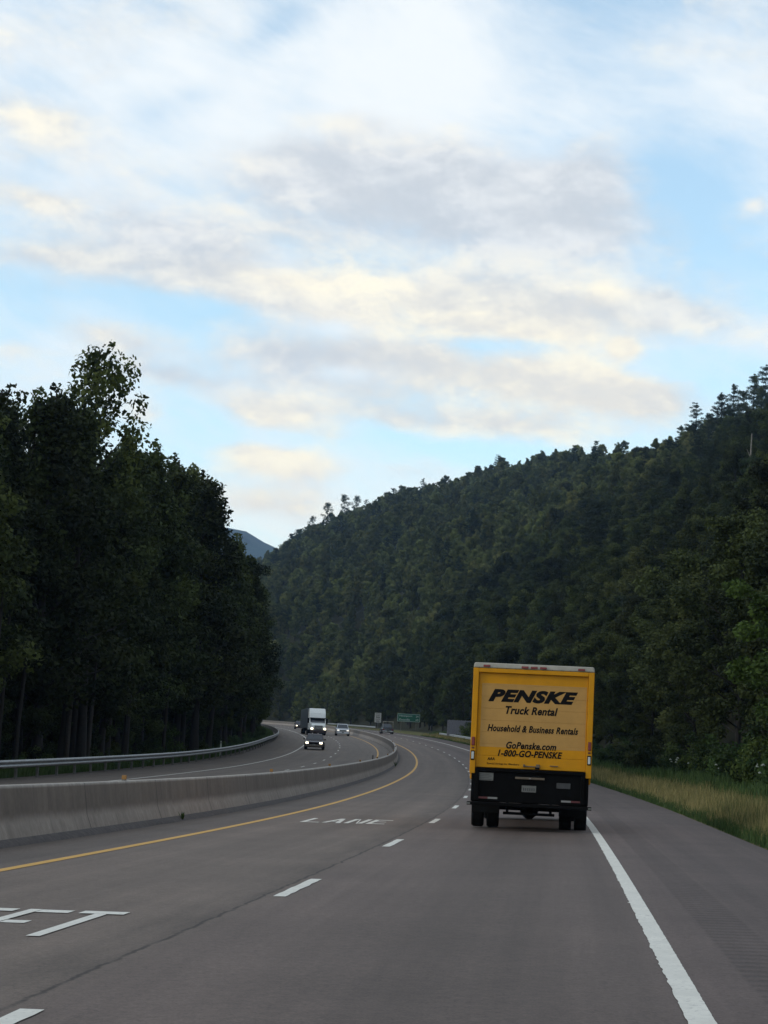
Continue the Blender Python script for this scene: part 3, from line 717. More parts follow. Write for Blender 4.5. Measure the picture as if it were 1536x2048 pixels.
def car(name, sv, o_, facing, paint, L_, W_, H_, label, cat, kind='sedan', lights=None, yaw=0.0, plate=True, rack=False, lower=None):
    """local frame: front of the car towards -y, so facing=+1 looks back at the camera"""
    root = empty(name, road(sv, o_).tolist(), -heading(sv) + (0 if facing > 0 else math.pi) + yaw)
    h = W_ / 2; r = .33 if kind == 'sedan' else .39; zc = r * .62
    belt = H_ * .60 if kind != 'pickup' else H_ * .56
    hood = belt * (.90 if kind == 'sedan' else .97)
    def ring(y, zl, zh, w):
        c = .07
        return [(-w + c, y, zl), (w - c, y, zl), (w, y, zl + .12), (w, y, zl + (zh - zl) * .6), (w - .035, y, zh - .05), (w - .10, y, zh), (-w + .10, y, zh), (-w + .035, y, zh - .05), (-w, y, zl + (zh - zl) * .6), (-w, y, zl + .12)]
    f0 = -L_ / 2
    st = [(f0, zc + .10, hood * .80, h * .84), (f0 + .08, zc, hood * .90, h * .93), (f0 + .45, zc, hood * .97, h * .99), (f0 + L_ * .26, zc, belt * .985, h), (f0 + L_ * .34, zc, belt, h), (f0 + L_ * .75, zc, belt, h), (f0 + L_ - .30, zc, belt * .985, h * .985), (f0 + L_ - .05, zc + .03, belt * .94, h * .94), (f0 + L_, zc + .12, belt * .86, h * .90)]
    mb = MB(); mb.loft([ring(*q) for q in st]); body = mb.build('body', paint, root, .02, smooth=True)
    if kind == 'sedan': g0, g1, g2, g3 = .27, .42, .72, .90
    elif kind == 'suv': g0, g1, g2, g3 = .29, .42, .90, .975
    else: g0, g1, g2, g3 = .29, .40, .56, .60
    yb0, yt0, yt1, yb1 = f0 + L_ * g0, f0 + L_ * g1, f0 + L_ * g2, f0 + L_ * g3
    wb, wt = h * .93, h * .74; zb = belt - .02; zt = H_
    def gr(z, t):
        w = wb + (wt - wb) * t; a = yb0 + (yt0 - yb0) * t; b = yb1 + (yt1 - yb1) * t; return [(-w, a, z), (w, a, z), (w, b, z), (-w, b, z)]
    mb = MB(); mb.loft([gr(zb, 0), gr(zt - .05, .93), [(x * .96, y + (.06 if i < 2 else -.06), zt) for i, (x, y, z) in enumerate(gr(zt, 1))]]); mb.build('cabin', paint, root, .03)
    def pane(nm, A, B, C, D, n):
        n = Vector(n).normalized() * .006; P = [Vector(q) + n * .5 for q in (A, B, C, D)]
        mb = MB(); mb.hexa([p for p in P], [p + n for p in P]); mb.build(nm, M_GLASS, root)
    def pt(x, yfrac, t):
        w = wb + (wt - wb) * t; a = yb0 + (yt0 - yb0) * t; b = yb1 + (yt1 - yb1) * t; return Vector((x * w, a + (b - a) * yfrac, zb + (zt - .05 - zb) / .93 * t))
    sl0 = (zt - zb); dy0 = yt0 - yb0; dy1 = yb1 - yt1
    pane('windscreen', pt(-.9, 0, .08), pt(.9, 0, .08), pt(.88, 0, .86), pt(-.88, 0, .86), (0, -sl0, dy0))
    pane('rear_window', pt(.86, 1, .25), pt(-.86, 1, .25), pt(-.84, 1, .86), pt(.84, 1, .86), (0, sl0, dy1))
    for sx in (-1, 1):
        for a, b in ((.10, .5), (.54, .92)):
            pane('side_window', pt(sx, a, .12), pt(sx, b, .12), pt(sx, b - .02, .84), pt(sx, a + .06, .84), (sx, 0, .35))
        for yy in (f0 + L_ * .19, f0 + L_ * .79): wheel(root, sx * (h - .09), yy, r, .22, sx, M_STEELD if kind != 'suv' else M_CHROME)
        mb = MB(); mb.box(*sorted((sx * (h - .02), sx * (h + .17))), yb0 + .28, yb0 + .40, belt + .0, belt + .15); mb.build('mirror', paint, root, .02)
        lm = M_LAMP if lights == 'on' else (M_LAMPS if lights == 'dim' else M_CLEAR)
        mb = MB(); x0, x1 = sorted((sx * h * .56, sx * h * .86)); zz = hood * .74
        mb.box(x0, x1, f0 - .012, f0 + .06, zz - .07, zz + .08); mb.build('headlight', lm, root, .025)
        mb = MB(); x0, x1 = sorted((sx * h * .62, sx * h * .88)); mb.box(x0, x1, f0 + L_ - .04, f0 + L_ + .012, belt * .62, belt * .82); mb.build('tail_light', M_RED, root, .015)
    mb = MB(); mb.box(-h * .5, h * .5, f0 - .014, f0 + .05, hood * .60, hood * .82); mb.build('grille', M_CHROME if kind == 'suv' else M_BLACK, root, .015)
    if kind == 'suv':
        mb = MB(); mb.box(-h * .46, h * .46, f0 - .02, f0 - .0145, hood * .63, hood * .70); mb.box(-h * .46, h * .46, f0 - .02, f0 - .0145, hood * .72, hood * .79); mb.build('grille_opening', M_BLACK, root, .004)
    mb = MB(); mb.box(-h * .9, h * .9, f0 - .06, f0 + .12, zc + .04, zc + .26); mb.build('front_bumper', lower or paint, root, .04)
    mb = MB(); mb.box(-h * .92, h * .92, f0 + L_ - .1, f0 + L_ + .06, zc + .06, zc + .27); mb.build('rear_bumper', M_CHROME if kind == 'pickup' else (lower or paint), root, .04)
    if plate:
        yy = f0 - .068 if facing > 0 else f0 + L_ + .062
        mb = MB(); mb.box(-.15, .15, yy, yy + .008, zc + .14, zc + .30); mb.build('licence_plate', M_PLATE, root)
    if kind == 'pickup':
        mb = MB(); mb.box(-h * .84, h * .84, yb1 + .03, f0 + L_ - .10, belt + .002, belt + .03); mb.build('bed_cover', M_BLACK, root, .01)
    if rack:
        mb = MB(); y_ = f0 + L_ - .35
        for sx in (-1, 1): mb.box(*sorted((sx * h * .86, sx * (h * .86 - .06))), y_, y_ + .06, belt - .05, H_ + .28)
        mb.box(-h * .9, h * .9, y_ - .02, y_ + .08, H_ + .28, H_ + .36); mb.build('ladder_rack', M_CREAM, root, .01)
    tag(root, label, cat); return root
car('sedan', 189, -12.95, 1, M_DKRED, 4.6, 1.82, 1.48, 'dark maroon car with bright headlights leading the oncoming traffic', 'car', 'sedan', 'on')
car('silver_suv', 300, -8.15, 1, M_SILV, 4.9, 2.0, 1.78, 'silver sport utility vehicle with dark grille in the oncoming inner lane', 'car', 'suv', 'dim', lower=M_SILV)
car('black_pickup', 345, 2.0, -1, M_DARKP, 5.6, 2.05, 1.75, 'distant black pickup with a pale rack bar driving away', 'pickup truck', 'pickup', None, rack=True)
car('sedan', 392, -10.9, 1, M_DKRED, 4.6, 1.85, 1.55, 'car with glowing headlights half hidden behind the white semi truck', 'car', 'sedan', 'on')
def semi():
    sv, oc = 298, -12.0
    root = empty('semi_truck', road(sv, oc).tolist(), -heading(sv) + .012)
    # cab, front towards -y
    hw = 1.22
    mb = MB(); mb.loft([[(x, y, z) for y, z in ((-.1, .75), (-2.05, .75), (-2.2, 1.0), (-2.15, 1.45), (-1.9, 1.68), (-.15, 1.86), (.1, 1.86))] for x in (-hw * .86, hw * .86)]); mb.build('hood', M_SEMI, root, .08)
    mb = MB(); mb.loft([[(x, y, z) for y, z in ((-.1, .8), (2.6, .8), (2.6, 2.55), (.05, 2.55), (-.35, 1.80))] for x in (-hw, hw)]); mb.build('cab', M_SEMI, root, .05)
    mb = MB(); mb.loft([[(-hw, .05, 2.552), (hw, .05, 2.552), (hw, 2.6, 2.552), (-hw, 2.6, 2.552)], [(-hw, .3, 3.3), (hw, .3, 3.3), (hw, 2.6, 3.3), (-hw, 2.6, 3.3)], [(-hw * .95, .75, 3.98), (hw * .95, .75, 3.98), (hw * .95, 2.6, 3.98), (-hw * .95, 2.6, 3.98)]]); mb.build('roof_fairing', M_SEMI, root, .08)
    mb = MB(); mb.hexa([(-hw * .9, -.335, 1.88), (hw * .9, -.335, 1.88), (hw * .88, -.01, 2.48), (-hw * .88, -.01, 2.48)], [(-hw * .9, -.36, 1.89), (hw * .9, -.36, 1.89), (hw * .88, -.035, 2.49), (-hw * .88, -.035, 2.49)]); mb.build('windscreen', M_GLASS, root)
    mb = MB(); mb.box(-hw * .96, hw * .96, -.45, .0, 2.47, 2.56); mb.build('sun_visor', M_BLACK, root, .02)
    mb = MB(); mb.box(-.62, .62, -2.235, -2.14, .85, 1.42); gl = mb.build('grille', M_STEELD, root, .03)
    mb = MB()
    for i in range(6): mb.box(-.57, .57, -2.25, -2.236, .90 + i * .085, .93 + i * .085)
    mb.build('grille_bar', M_CHROME, gl)
    mb = MB(); mb.box(-hw * .98, hw * .98, -2.4, -2.05, .32, .74); mb.build('front_bumper', M_DKRED, root, .06)
    for sx in (-1, 1):
        mb = MB(); mb.box(*sorted((sx * .80, sx * 1.10)), -2.22, -1.95, .82, 1.06); mb.build('headlight', M_LAMP, root, .04)
        mb = MB(); mb.loft([[(sx * .70, -2.1, .76), (sx * 1.20, -2.0, .76), (sx * 1.20, -.5, .76), (sx * .70, -.5, .76)], [(sx * .70, -2.05, 1.2), (sx * 1.16, -1.9, 1.15), (sx * 1.18, -.7, 1.2), (sx * .70, -.6, 1.25)]]); mb.build('fender', M_SEMI, root, .05)
        mb = MB(); mb.box(*sorted((sx * 1.24, sx * 1.52)), -.1, -.0, 1.75, 2.5); mb.build('mirror', M_BLACK, root, .02)
        mb = MB(); mb.box(*sorted((sx * (hw + .004), sx * (hw + .012))), .2, 1.0, 1.75, 2.4); mb.build('side_window', M_GLASS, root)
        wheel(root, sx * 1.03, -1.25, .50, .28, sx, M_CHROME)
        for yy in (3.2, 4.5, 13.6, 14.9): wheel(root, sx * .95, yy, .50, .55, sx, M_CHROME)
        mb = MB(); mb.cyl((sx * 1.12, 2.75, .9), 'z', .08, .08, 3.0, 12); mb.build('exhaust', M_CHROME, root)
    mb = MB(); mb.box(-.45, .45, -1.9, 5.2, .55, .9); mb.build('chassis', M_BLACK, root)
    mb = MB(); mb.box(-1.28, 1.28, 3.2, 16.6, 1.12, 4.02); mb.build('trailer', M_TRAIL, root, .03)
    mb = MB(); mb.box(-1.0, 1.0, 12.6, 16.2, .75, 1.115); mb.build('trailer_bogie', M_BLACK, root)
    root.rotation_euler[2] += SEMI_YAW
    tag(root, 'white semi truck with tall sleeper fairing and lit headlights pulling a dark trailer', 'truck')
SEMI_YAW = .040
semi()

# ------------------------------------------------------------------ vegetation
def tube(pts, rad, n=7):
    V = []; F = []; pts = [Vector(p) for p in pts]
    for i, p in enumerate(pts):
        t = (pts[min(i + 1, len(pts) - 1)] - pts[max(i - 1, 0)]).normalized(); u = t.orthogonal().normalized(); w = t.cross(u)
        for k in range(n):
            a = 6.28318 * k / n; V.append(tuple(p + (u * math.cos(a) + w * math.sin(a)) * rad[i]))
    for i in range(len(pts) - 1):
        for k in range(n): F.append((i * n + k, i * n + (k + 1) % n, (i + 1) * n + (k + 1) % n, (i + 1) * n + k))
    return V, F
def leaves(rg, centers, radii, counts, size, flat=.8, tints=None, elong=1.5):
    """leaf-sized quads spread through clumps"""
    C = np.repeat(centers, counts, 0); Rr = np.repeat(radii, counts); T = np.repeat(tints, counts); n = len(C)
    d = rg.normal(size=(n, 3)); d /= np.linalg.norm(d, axis=1)[:, None]
    rad = rg.random(n) ** .45
    P = C + d * (rad * Rr)[:, None] * np.array([1, 1, flat])
    nn = d * .7 + rg.normal(size=(n, 3)) * .8 + np.array([0, 0, .55]); nn /= np.linalg.norm(nn, axis=1)[:, None]
    u = np.cross(nn, rg.normal(size=(n, 3))); u /= np.linalg.norm(u, axis=1)[:, None]; w = np.cross(nn, u)
    a = size * rg.uniform(.6, 1.35, n)[:, None]; b = a / elong
    V = np.stack([P - u * a, P - w * b * .9 + nn * a * .12, P + u * a, P + w * b * .9 + nn * a * .12], 1).reshape(-1, 3)
    F = np.arange(4 * n).reshape(n, 4)
    tn = np.clip(T + rg.normal(0, .16, n), 0, 1)
    return V, F, tn
def broadleaf(seed, H=16.0, width=.16, base=.25, nl=36, per=150, leaf=.115, leafmat=None, gap=1.0, pointy=.6, clump=(.034, .058), spire=0):
    rg = np.random.default_rng(seed); rd = random.Random(seed)
    MBt = MB(); lean = rg.normal(0, .012, 2)
    tp = [(lean[0] * H * t ** 1.5 + math.sin(t * 5 + seed) * .12, lean[1] * H * t ** 1.5 + math.cos(t * 4 + seed) * .12, H * t * .95) for t in np.linspace(0, 1, 9)]
    r0 = .0125 * H
    tr = [r0 * (1.35 if i == 0 else 1) * (1 - .93 * i / 8) + .012 for i in range(9)]
    MBt.add(*tube([(tp[0][0], tp[0][1], -.6)] + tp, [r0 * 1.6] + tr, 8))
    def trunk(t): i = min(int(t * 8), 7); f = t * 8 - i; return np.array(tp[i]) * (1 - f) + np.array(tp[i + 1]) * f
    cs = []; rs = []; ts = []
    for k in range(nl):
        t = base + (.97 - base) * ((k + rd.random()) / nl)
        f = (t - base) / (1 - base)
        prof = min(1.0, .55 + f * 1.6) * max(.10, 1 - max(0, (f - .30) / .74) ** (.9 + pointy))
        if spire: prof = min(1.0, .6 + f * 2.2) * max(.07, (1 - f) ** (.85 + pointy) * 1.12)
        Lm = width * H * prof * rd.uniform(.55, 1.3)
        a = k * 2.39996 + rd.uniform(-.6, .6); e = R(rd.uniform(8, 38) + 32 * f)
        p0 = trunk(min(t, .99)); dr = np.array([math.cos(a) * math.cos(e), math.sin(a) * math.cos(e), math.sin(e)])
        p1 = p0 + dr * Lm * .55 + np.array([0, 0, .04 * Lm]); p2 = p0 + dr * Lm + np.array([0, 0, .2 * Lm * (1 - f)])
        rr = max(.018, r0 * .32 * (1 - t) + .016)
        MBt.add(*tube([p0, p1, p2], [rr, rr * .65, rr * .25], 5))
        tint = rd.random()
        for q, fr in ((p2, 1.0), (p1 * .45 + p2 * .55, .9), (p1, .75)):
            if fr < .8 and rd.random() < .3: continue
            n2 = 2 if fr == 1.0 else 1
            for _ in range(n2):
                j = rg.normal(0, .022 * H, 3) * np.array([1, 1, .8])
                cs.append(q + j); rs.append(H * rd.uniform(*clump) * fr * gap * (1 - .35 * f * spire)); ts.append(np.clip(tint + rd.uniform(-.3, .3), 0, 1))
    for k in range(rd.choice((4, 6))):
        cs.append(trunk(.99) + np.array([rg.normal(0, .012 * H), rg.normal(0, .012 * H), -k * .030 * H + .02 * H])); rs.append(H * (.014 + .006 * k)); ts.append(rd.random())
    cs = np.array(cs); rs = np.array(rs); ts = np.array(ts)
    cnt = np.maximum(16, (per * (rs / (.05 * H)) ** 2)).astype(int)
    V, F, tn = leaves(rg, cs, rs, cnt, leaf * H / 16, .85, ts)
    me = mesh_np('crown', V, F, leafmat or M_LEAF); attr(me, 'tint', tn)
    tm = bpy.data.meshes.new('trunk'); tm.from_pydata(MBt.v, [], MBt.f); tm.materials.append(M_BARK); tm.polygons.foreach_set('use_smooth', np.ones(len(tm.polygons), bool)); tm.update()
    return tm, me
def pine(seed, H=16.0, base=.35, width=.22):
    rg = np.random.default_rng(seed); rd = random.Random(seed); MBt = MB()
    tp = [(0, 0, -.6), (0, 0, 0), (.1, .05, H * .35), (.05, -.08, H * .7), (0, 0, H * .99)]; r0 = .012 * H
    MBt.add(*tube(tp, [r0 * 1.4, r0 * 1.2, r0 * .85, r0 * .45, .02], 8))
    cs = []; rs = []; ts = []; z = base * H
    while z < H * .97:
        f = (z / H - base) / (1 - base)
        Lm = width * H * ((1 - f) ** .75 * .95 + .10) * rd.uniform(.7, 1.2); nb = rd.choice((3, 4, 5)); a0 = rd.random() * 6.28
        for k in range(nb):
            if rd.random() < .12: continue
            a = a0 + k * 6.283 / nb + rd.uniform(-.35, .35); e = R(rd.uniform(-4, 14) + 25 * f); l = Lm * rd.uniform(.55, 1.15)
            d = np.array([math.cos(a) * math.cos(e), math.sin(a) * math.cos(e), math.sin(e)]); p0 = np.array([0, 0, z]); p2 = p0 + d * l + np.array([0, 0, .10 * l])
            MBt.add(*tube([p0, p0 + d * l * .6, p2], [.03 + .02 * (1 - f), .025, .01], 5))
            tint = rd.random()
            for fr in np.linspace(.35, 1.0, max(2, int(l / .55))):
                cs.append(p0 + (p2 - p0) * fr + rg.normal(0, .10, 3)); rs.append(H * .042 * rd.uniform(.75, 1.25) * (1.1 - .25 * fr)); ts.append(tint)
        z += H * rd.uniform(.035, .075)
    for k in range(3): cs.append(np.array([0, 0, H * (.985 - .03 * k)])); rs.append(H * (.014 + .008 * k)); ts.append(.5)
    cs = np.array(cs); rs = np.array(rs); ts = np.array(ts)
    V, F, tn = leaves(rg, cs, rs, np.full(len(cs), 80), .17 * H / 16, .5, ts, 4.0)
    me = mesh_np('crown', V, F, M_NEEDLE); attr(me, 'tint', tn)
    tm = bpy.data.meshes.new('trunk'); tm.from_pydata(MBt.v, [], MBt.f); tm.materials.append(M_BARK); tm.update()
    return tm, me
def shrub_mesh(seed, mat, H=2.0, n=16, per=120, leaf=.07):
    rg = np.random.default_rng(seed); rd = random.Random(seed); MBt = MB(); cs = []; rs = []; ts = []
    for k in range(n):
        a = rd.random() * 6.28; e = R(rd.uniform(25, 85)); l = H * rd.uniform(.45, .95); d = np.array([math.cos(a) * math.cos(e), math.sin(a) * math.cos(e), math.sin(e)])
        MBt.add(*tube([(0, 0, -.1), d * l * .5, d * l], [.03, .02, .008], 5)); t = rd.random()
        for fr in (.5, .95): cs.append(d * l * fr); rs.append(H * rd.uniform(.14, .22)); ts.append(np.clip(t + rd.uniform(-.2, .2), 0, 1))
    V, F, tn = leaves(rg, np.array(cs), np.array(rs), np.full(len(cs), per), leaf * H / 2, .85, np.array(ts)); V[:, 2] = np.maximum(V[:, 2], .02)
    me = mesh_np('foliage', V, F, mat); attr(me, 'tint', tn)
    tm = bpy.data.meshes.new('stem'); tm.from_pydata(MBt.v, [], MBt.f); tm.materials.append(M_BARK); tm.update()
    return tm, me
def plant(name, protos, names, loc, sc, rz, label, cat, group=None):
    r = empty(name, loc, rz); r.scale = sc if isinstance(sc, tuple) else (sc, sc, sc)
    for nm, me in zip(names, protos): mobj(nm, me, r)
    tag(r, label, cat, group); return r
TN = ('trunk', 'crown')
PL = [broadleaf(11, width=.155, base=.22, pointy=.15, spire=1), broadleaf(12, width=.17, base=.18, nl=40, pointy=.0, spire=1), broadleaf(13, width=.125, base=.25, pointy=.0, spire=1), broadleaf(14, width=.18, base=.2, nl=42, pointy=.3, spire=1), broadleaf(15, width=.15, base=.15, nl=44, pointy=.1, spire=1)]
PLT = broadleaf(21, H=16, width=.135, base=.42, nl=26, per=100, gap=.8, pointy=1.0)
PU = [broadleaf(25, H=8, width=.34, base=.03, nl=34, per=130, leaf=.16, pointy=1.5, clump=(.05, .085)), broadleaf(26, H=8, width=.30, base=.02, nl=34, per=130, leaf=.16, pointy=1.2, clump=(.05, .085))]
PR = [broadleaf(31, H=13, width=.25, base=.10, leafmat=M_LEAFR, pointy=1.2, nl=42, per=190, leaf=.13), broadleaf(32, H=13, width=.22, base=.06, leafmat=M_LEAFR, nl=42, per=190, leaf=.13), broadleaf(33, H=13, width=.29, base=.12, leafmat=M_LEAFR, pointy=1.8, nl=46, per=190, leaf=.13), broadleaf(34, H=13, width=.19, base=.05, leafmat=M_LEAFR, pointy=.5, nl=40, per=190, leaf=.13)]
PB = broadleaf(41, H=8, width=.40, base=.06, leafmat=M_LEAFB, nl=46, per=200, leaf=.15, pointy=1.6, clump=(.04, .075))
PP = [pine(51), pine(52, width=.19, base=.3), pine(53, width=.25, base=.42)]
def ground_at(s, o):
    p = road(s, o); return (float(p[0]), float(p[1]), float(terrain(np.array(p[0]), np.array(p[1]))))
rd = random.Random(8)
# -- the wall of trees behind the left guardrail
HS = [50, 70, 85, 100, 120, 150, 180, 210, 240, 270, 300, 340, 420]
HT = [16, 17.8, 18.6, 20.0, 22.3, 23.5, 22.2, 19.0, 16.4, 14.2, 12.6, 11.2, 10]
nleft = 0
LROW = {0: 'dark leafy tree in the front row close behind the left guardrail', 1: 'dark leafy tree in the second row behind the left guardrail', 2: 'tall dark tree deep in the wood left of the highway'}
for row, (oo, step) in enumerate(((-22.0, 4.4), (-26.5, 4.8), (-31.5, 5.4))):
    s = 58.0 + row * 1.7
    while s < 400:
        sj = s + rd.uniform(-1.3, 1.3); oj = oo + rd.uniform(-1.6, 1.4)
        h = np.interp(sj, HS, HT) * (rd.uniform(.74, 1.04) if row == 0 else rd.uniform(.80, 1.12))
        if row == 0 and rd.random() < .12: h *= .75
        k = h / 16.0; w = k * rd.uniform(.85, 1.15) if k > .9 else k * rd.uniform(1.0, 1.25)
        far = ' at the bend' if s > 250 else (' near the camera' if s < 90 else '')
        plant('leafy_tree', PL[rd.randrange(5)], TN, ground_at(sj, oj), (w, w, k), rd.random() * 6.28, LROW[row] + far, 'tree', 'trees of the left wood'); nleft += 1
        s += step * (1.0 if s < 200 else 1.5)
plant('leafy_tree', PLT, TN, ground_at(107, -21.3), (1.3, 1.3, 1.53), 1.0, 'tallest thin crowned tree rising above the left wood against the sky', 'tree')
for s_, o_, h in ((98, -21.7, 20.3), (93, -23.5, 19.6), (126, -22.4, 21.6), (133, -22.0, 22.6), (139, -23.6, 22.8), (144, -22.2, 23.2), (152, -22.0, 23.6), (160, -22.6, 23.6), (167, -22.0, 23.0), (177, -22.2, 22.4), (190, -22.0, 21.4), (206, -22.1, 19.2)):
    plant('leafy_tree', PL[rd.randrange(5)], TN, ground_at(s_, o_), (h / 16, h / 16, h / 16), rd.random() * 6.28, 'tall pointed leafy tree in the descending outer edge of the left wood', 'tree', 'trees of the left wood')
for i in range(40):
    s_ = 62 + i * 5.2 + rd.uniform(-2, 2); k = rd.uniform(.42, .85)
    plant('understorey_tree', PU[i % 2], TN, ground_at(s_, rd.uniform(-23.4, -21.6)), (k, k, k * rd.uniform(.9, 1.3)), rd.random() * 6.28, 'bushy sapling between the front trunks close behind the left guardrail', 'tree', 'saplings at the edge of the left wood')
for i in range(34):
    s_ = 60 + i * 9.0 + rd.uniform(-2.5, 2.5); k = rd.uniform(.55, .95)
    plant('understorey_tree', PU[i % 2], TN, ground_at(s_, rd.choice((-24.3, -29.0, -26.0)) + rd.uniform(-.8, .8)), (k, k, k * rd.uniform(.9, 1.2)), rd.random() * 6.28, 'short bushy understorey tree filling the dark between trunks left of the highway', 'tree', 'understorey trees of the left wood')
# -- pole-thin trunks and saplings seen under the left crowns
for i, (s_, o_) in enumerate(((84, -20.6), (87, -20.9), (101.5, -20.8), (108, -21.0), (110.5, -21.4), (134, -20.6), (77, -21.0), (93, -21.5))):
    rg = np.random.default_rng(300 + i); hh = rg.uniform(6, 9); mbt = MB(); l = rg.normal(.05, .02)
    mbt.add(*tube([(0, 0, -.4), (l * .6, 0, hh * .3), (l * 3, .1, hh * .7), (l * 6, 0, hh)], [.13, .11, .085, .05], 8))
    o = mbt.build('bare_trunk', M_BARKP if i in (2, 4) else M_BARK, None, smooth=True); o.location = ground_at(s_, o_)
    tag(o, 'slim bare tree trunk standing just behind the left guardrail', 'tree trunk', 'bare trunks at the edge of the left wood')
SH = [shrub_mesh(61, M_SHRUB), shrub_mesh(62, M_SHRUB, n=20), shrub_mesh(63, M_SHRUB, n=13)]
SHY = shrub_mesh(64, M_LEAFB, H=2.0, n=18)
SN = ('stem', 'foliage')
for i in range(46):
    s_ = 60 + i * 7.2 + rd.uniform(-2, 2)
    k = rd.uniform(.35, .8) if s_ < 200 else rd.uniform(.5, 1.0)
    plant('shrub', SH[i % 3], SN, ground_at(s_, -20.3 - rd.uniform(0, 1.4)), k, rd.random() * 6.28, 'low dark shrub growing behind the left guardrail under the trees', 'shrub', 'shrubs behind the left guardrail')
plant('shrub', SHY, SN, ground_at(136, -20.6), (1.05, 1.05, 1.2), .4, 'yellowish green shrub behind the left guardrail', 'shrub')

# -- right-hand hillside
pts = []
rg = np.random.default_rng(77)
def far_enough(arr, x, y, d): return len(arr) == 0 or np.min((arr[:, 0] - x) ** 2 + (arr[:, 1] - y) ** 2) > d * d
acc = np.empty((0, 2)); A_pts = []
for _ in range(9000):
    s_ = rg.uniform(35, 500); o_ = 12.3 + rg.random() ** 1.2 * 100
    p = road(s_, o_); dist = math.hypot(p[0], p[1]); bear = math.atan2(p[0], p[1])
    if bear > .245 or bear < -.06: continue
    sp = 4.0 if o_ < 18 else (5.0 if dist < 200 else 6.0)
    if not far_enough(acc, p[0], p[1], sp): continue
    acc = np.vstack([acc, p[:2]]); A_pts.append((dist, s_, o_, float(p[0]), float(p[1])))
A_pts.sort(); A_z = terrain(np.array([a[3] for a in A_pts]), np.array([a[4] for a in A_pts]))
stuff_pts = []
nright = 0
for i, (dist, s_, o_, x, y) in enumerate(A_pts):
    z = float(A_z[i]); H = rg.uniform(8.5, 12.5) if o_ < 20 else rg.uniform(9.5, 14.5)
    ispine = rg.random() < (.10 if o_ < 30 else .2)
    if i < 150:
        lab = ('leafy tree at the foot of the right hillside' if o_ < 17 else 'leafy tree up on the near right hillside') + (' near the photo edge' if dist < 100 else (' beyond the yellow truck' if dist > 170 else ''))
        if ispine: plant('pine_tree', PP[int(rg.integers(3))], TN, (x, y, z), H / 16 * 1.05, rg.uniform(0, 6.28), 'dark pine among the leafy trees of the near right hillside', 'pine tree', 'pines on the right hillside')
        else:
            k = H / 13; plant('leafy_tree', PR[int(rg.integers(4))], TN, (x, y, z), (k * rg.uniform(.9, 1.2), k * rg.uniform(.9, 1.2), k), rg.uniform(0, 6.28), lab, 'tree', 'leafy trees on the right hillside'); nright += 1
    else: stuff_pts.append((x, y, z, H / 13, rg.uniform(0, 6.28), int(4 + rg.integers(3)) if ispine else int(rg.integers(4))))
# pines on the right skyline
def skyline_pine(px, py, dist, sc, k, label):
    u = (px - 768) / FPX; X = dist * u; Y = dist; z = float(terrain(np.array(X), np.array(Y)))
    return X, Y, z
for i, (px, h, k) in enumerate(((1338, 9, 2), (1362, 11, 1), (1392, 15, 0), (1418, 12, 2), (1442, 16, 1), (1466, 17, 0), (1486, 15, 2), (1508, 18, 1), (1532, 19, 0), (1560, 18, 2), (1455, 13, 0), (1522, 15, 1))):
    Y = 598.0 + (i * 37 % 11) - 5; X = Y * (px - 768) / FPX; z = float(terrain(np.array(float(X)), np.array(float(Y))))
    plant('pine_tree', PP[k], TN, (X, Y, z), h / 16 * 1.38, i * 1.3, 'dark pine with tiered branches on the right skyline of the hillside', 'pine tree', 'pines on the right skyline')
# bright leafed tree at the right edge, dead pale trunk on the slope
plant('leafy_tree', PB, TN, ground_at(72, 12.6), (1.1, 1.1, 1.0), .3, 'bright green leafy tree leaning out at the right edge of the photo', 'tree')
plant('leafy_tree', PB, TN, ground_at(96, 15.6), (.9, .9, 1.1), 2.1, 'light green leafy tree a little higher up the right slope', 'tree')
mbt = MB(); mbt.add(*tube([(0, 0, -1), (.1, 0, 4), (.0, .1, 9), (.15, 0, 15)], [.28, .24, .18, .06], 8)); mbt.add(*tube([(0, 0, 10), (.5, .1, 11.4)], [.06, .02], 5)); mbt.add(*tube([(0, 0, 12), (-.45, .1, 13)], [.05, .02], 5))
o = mbt.build('dead_tree', simple('silver_dead_wood', (.19, .17, .145), .9, var=.25), None, smooth=True)
X, Y = 252 * (1503 - 768) / FPX, 252.0; o.location = (X, Y, float(terrain(np.array(X), np.array(Y)))); tag(o, 'bare pale dead trunk standing among trees on the right slope', 'dead tree')
# shrubs along the foot of the hillside
for i in range(52):
    s_ = 50 + i * 5.5 + rd.uniform(-2, 2)
    plant('shrub', SH[i % 3], SN, ground_at(s_, rd.uniform(10.4, 12.6)), rd.uniform(.6, 1.5), rd.random() * 6.28, 'leafy shrub at the foot of the right hillside behind the grass', 'shrub', 'shrubs along the foot of the right hillside')

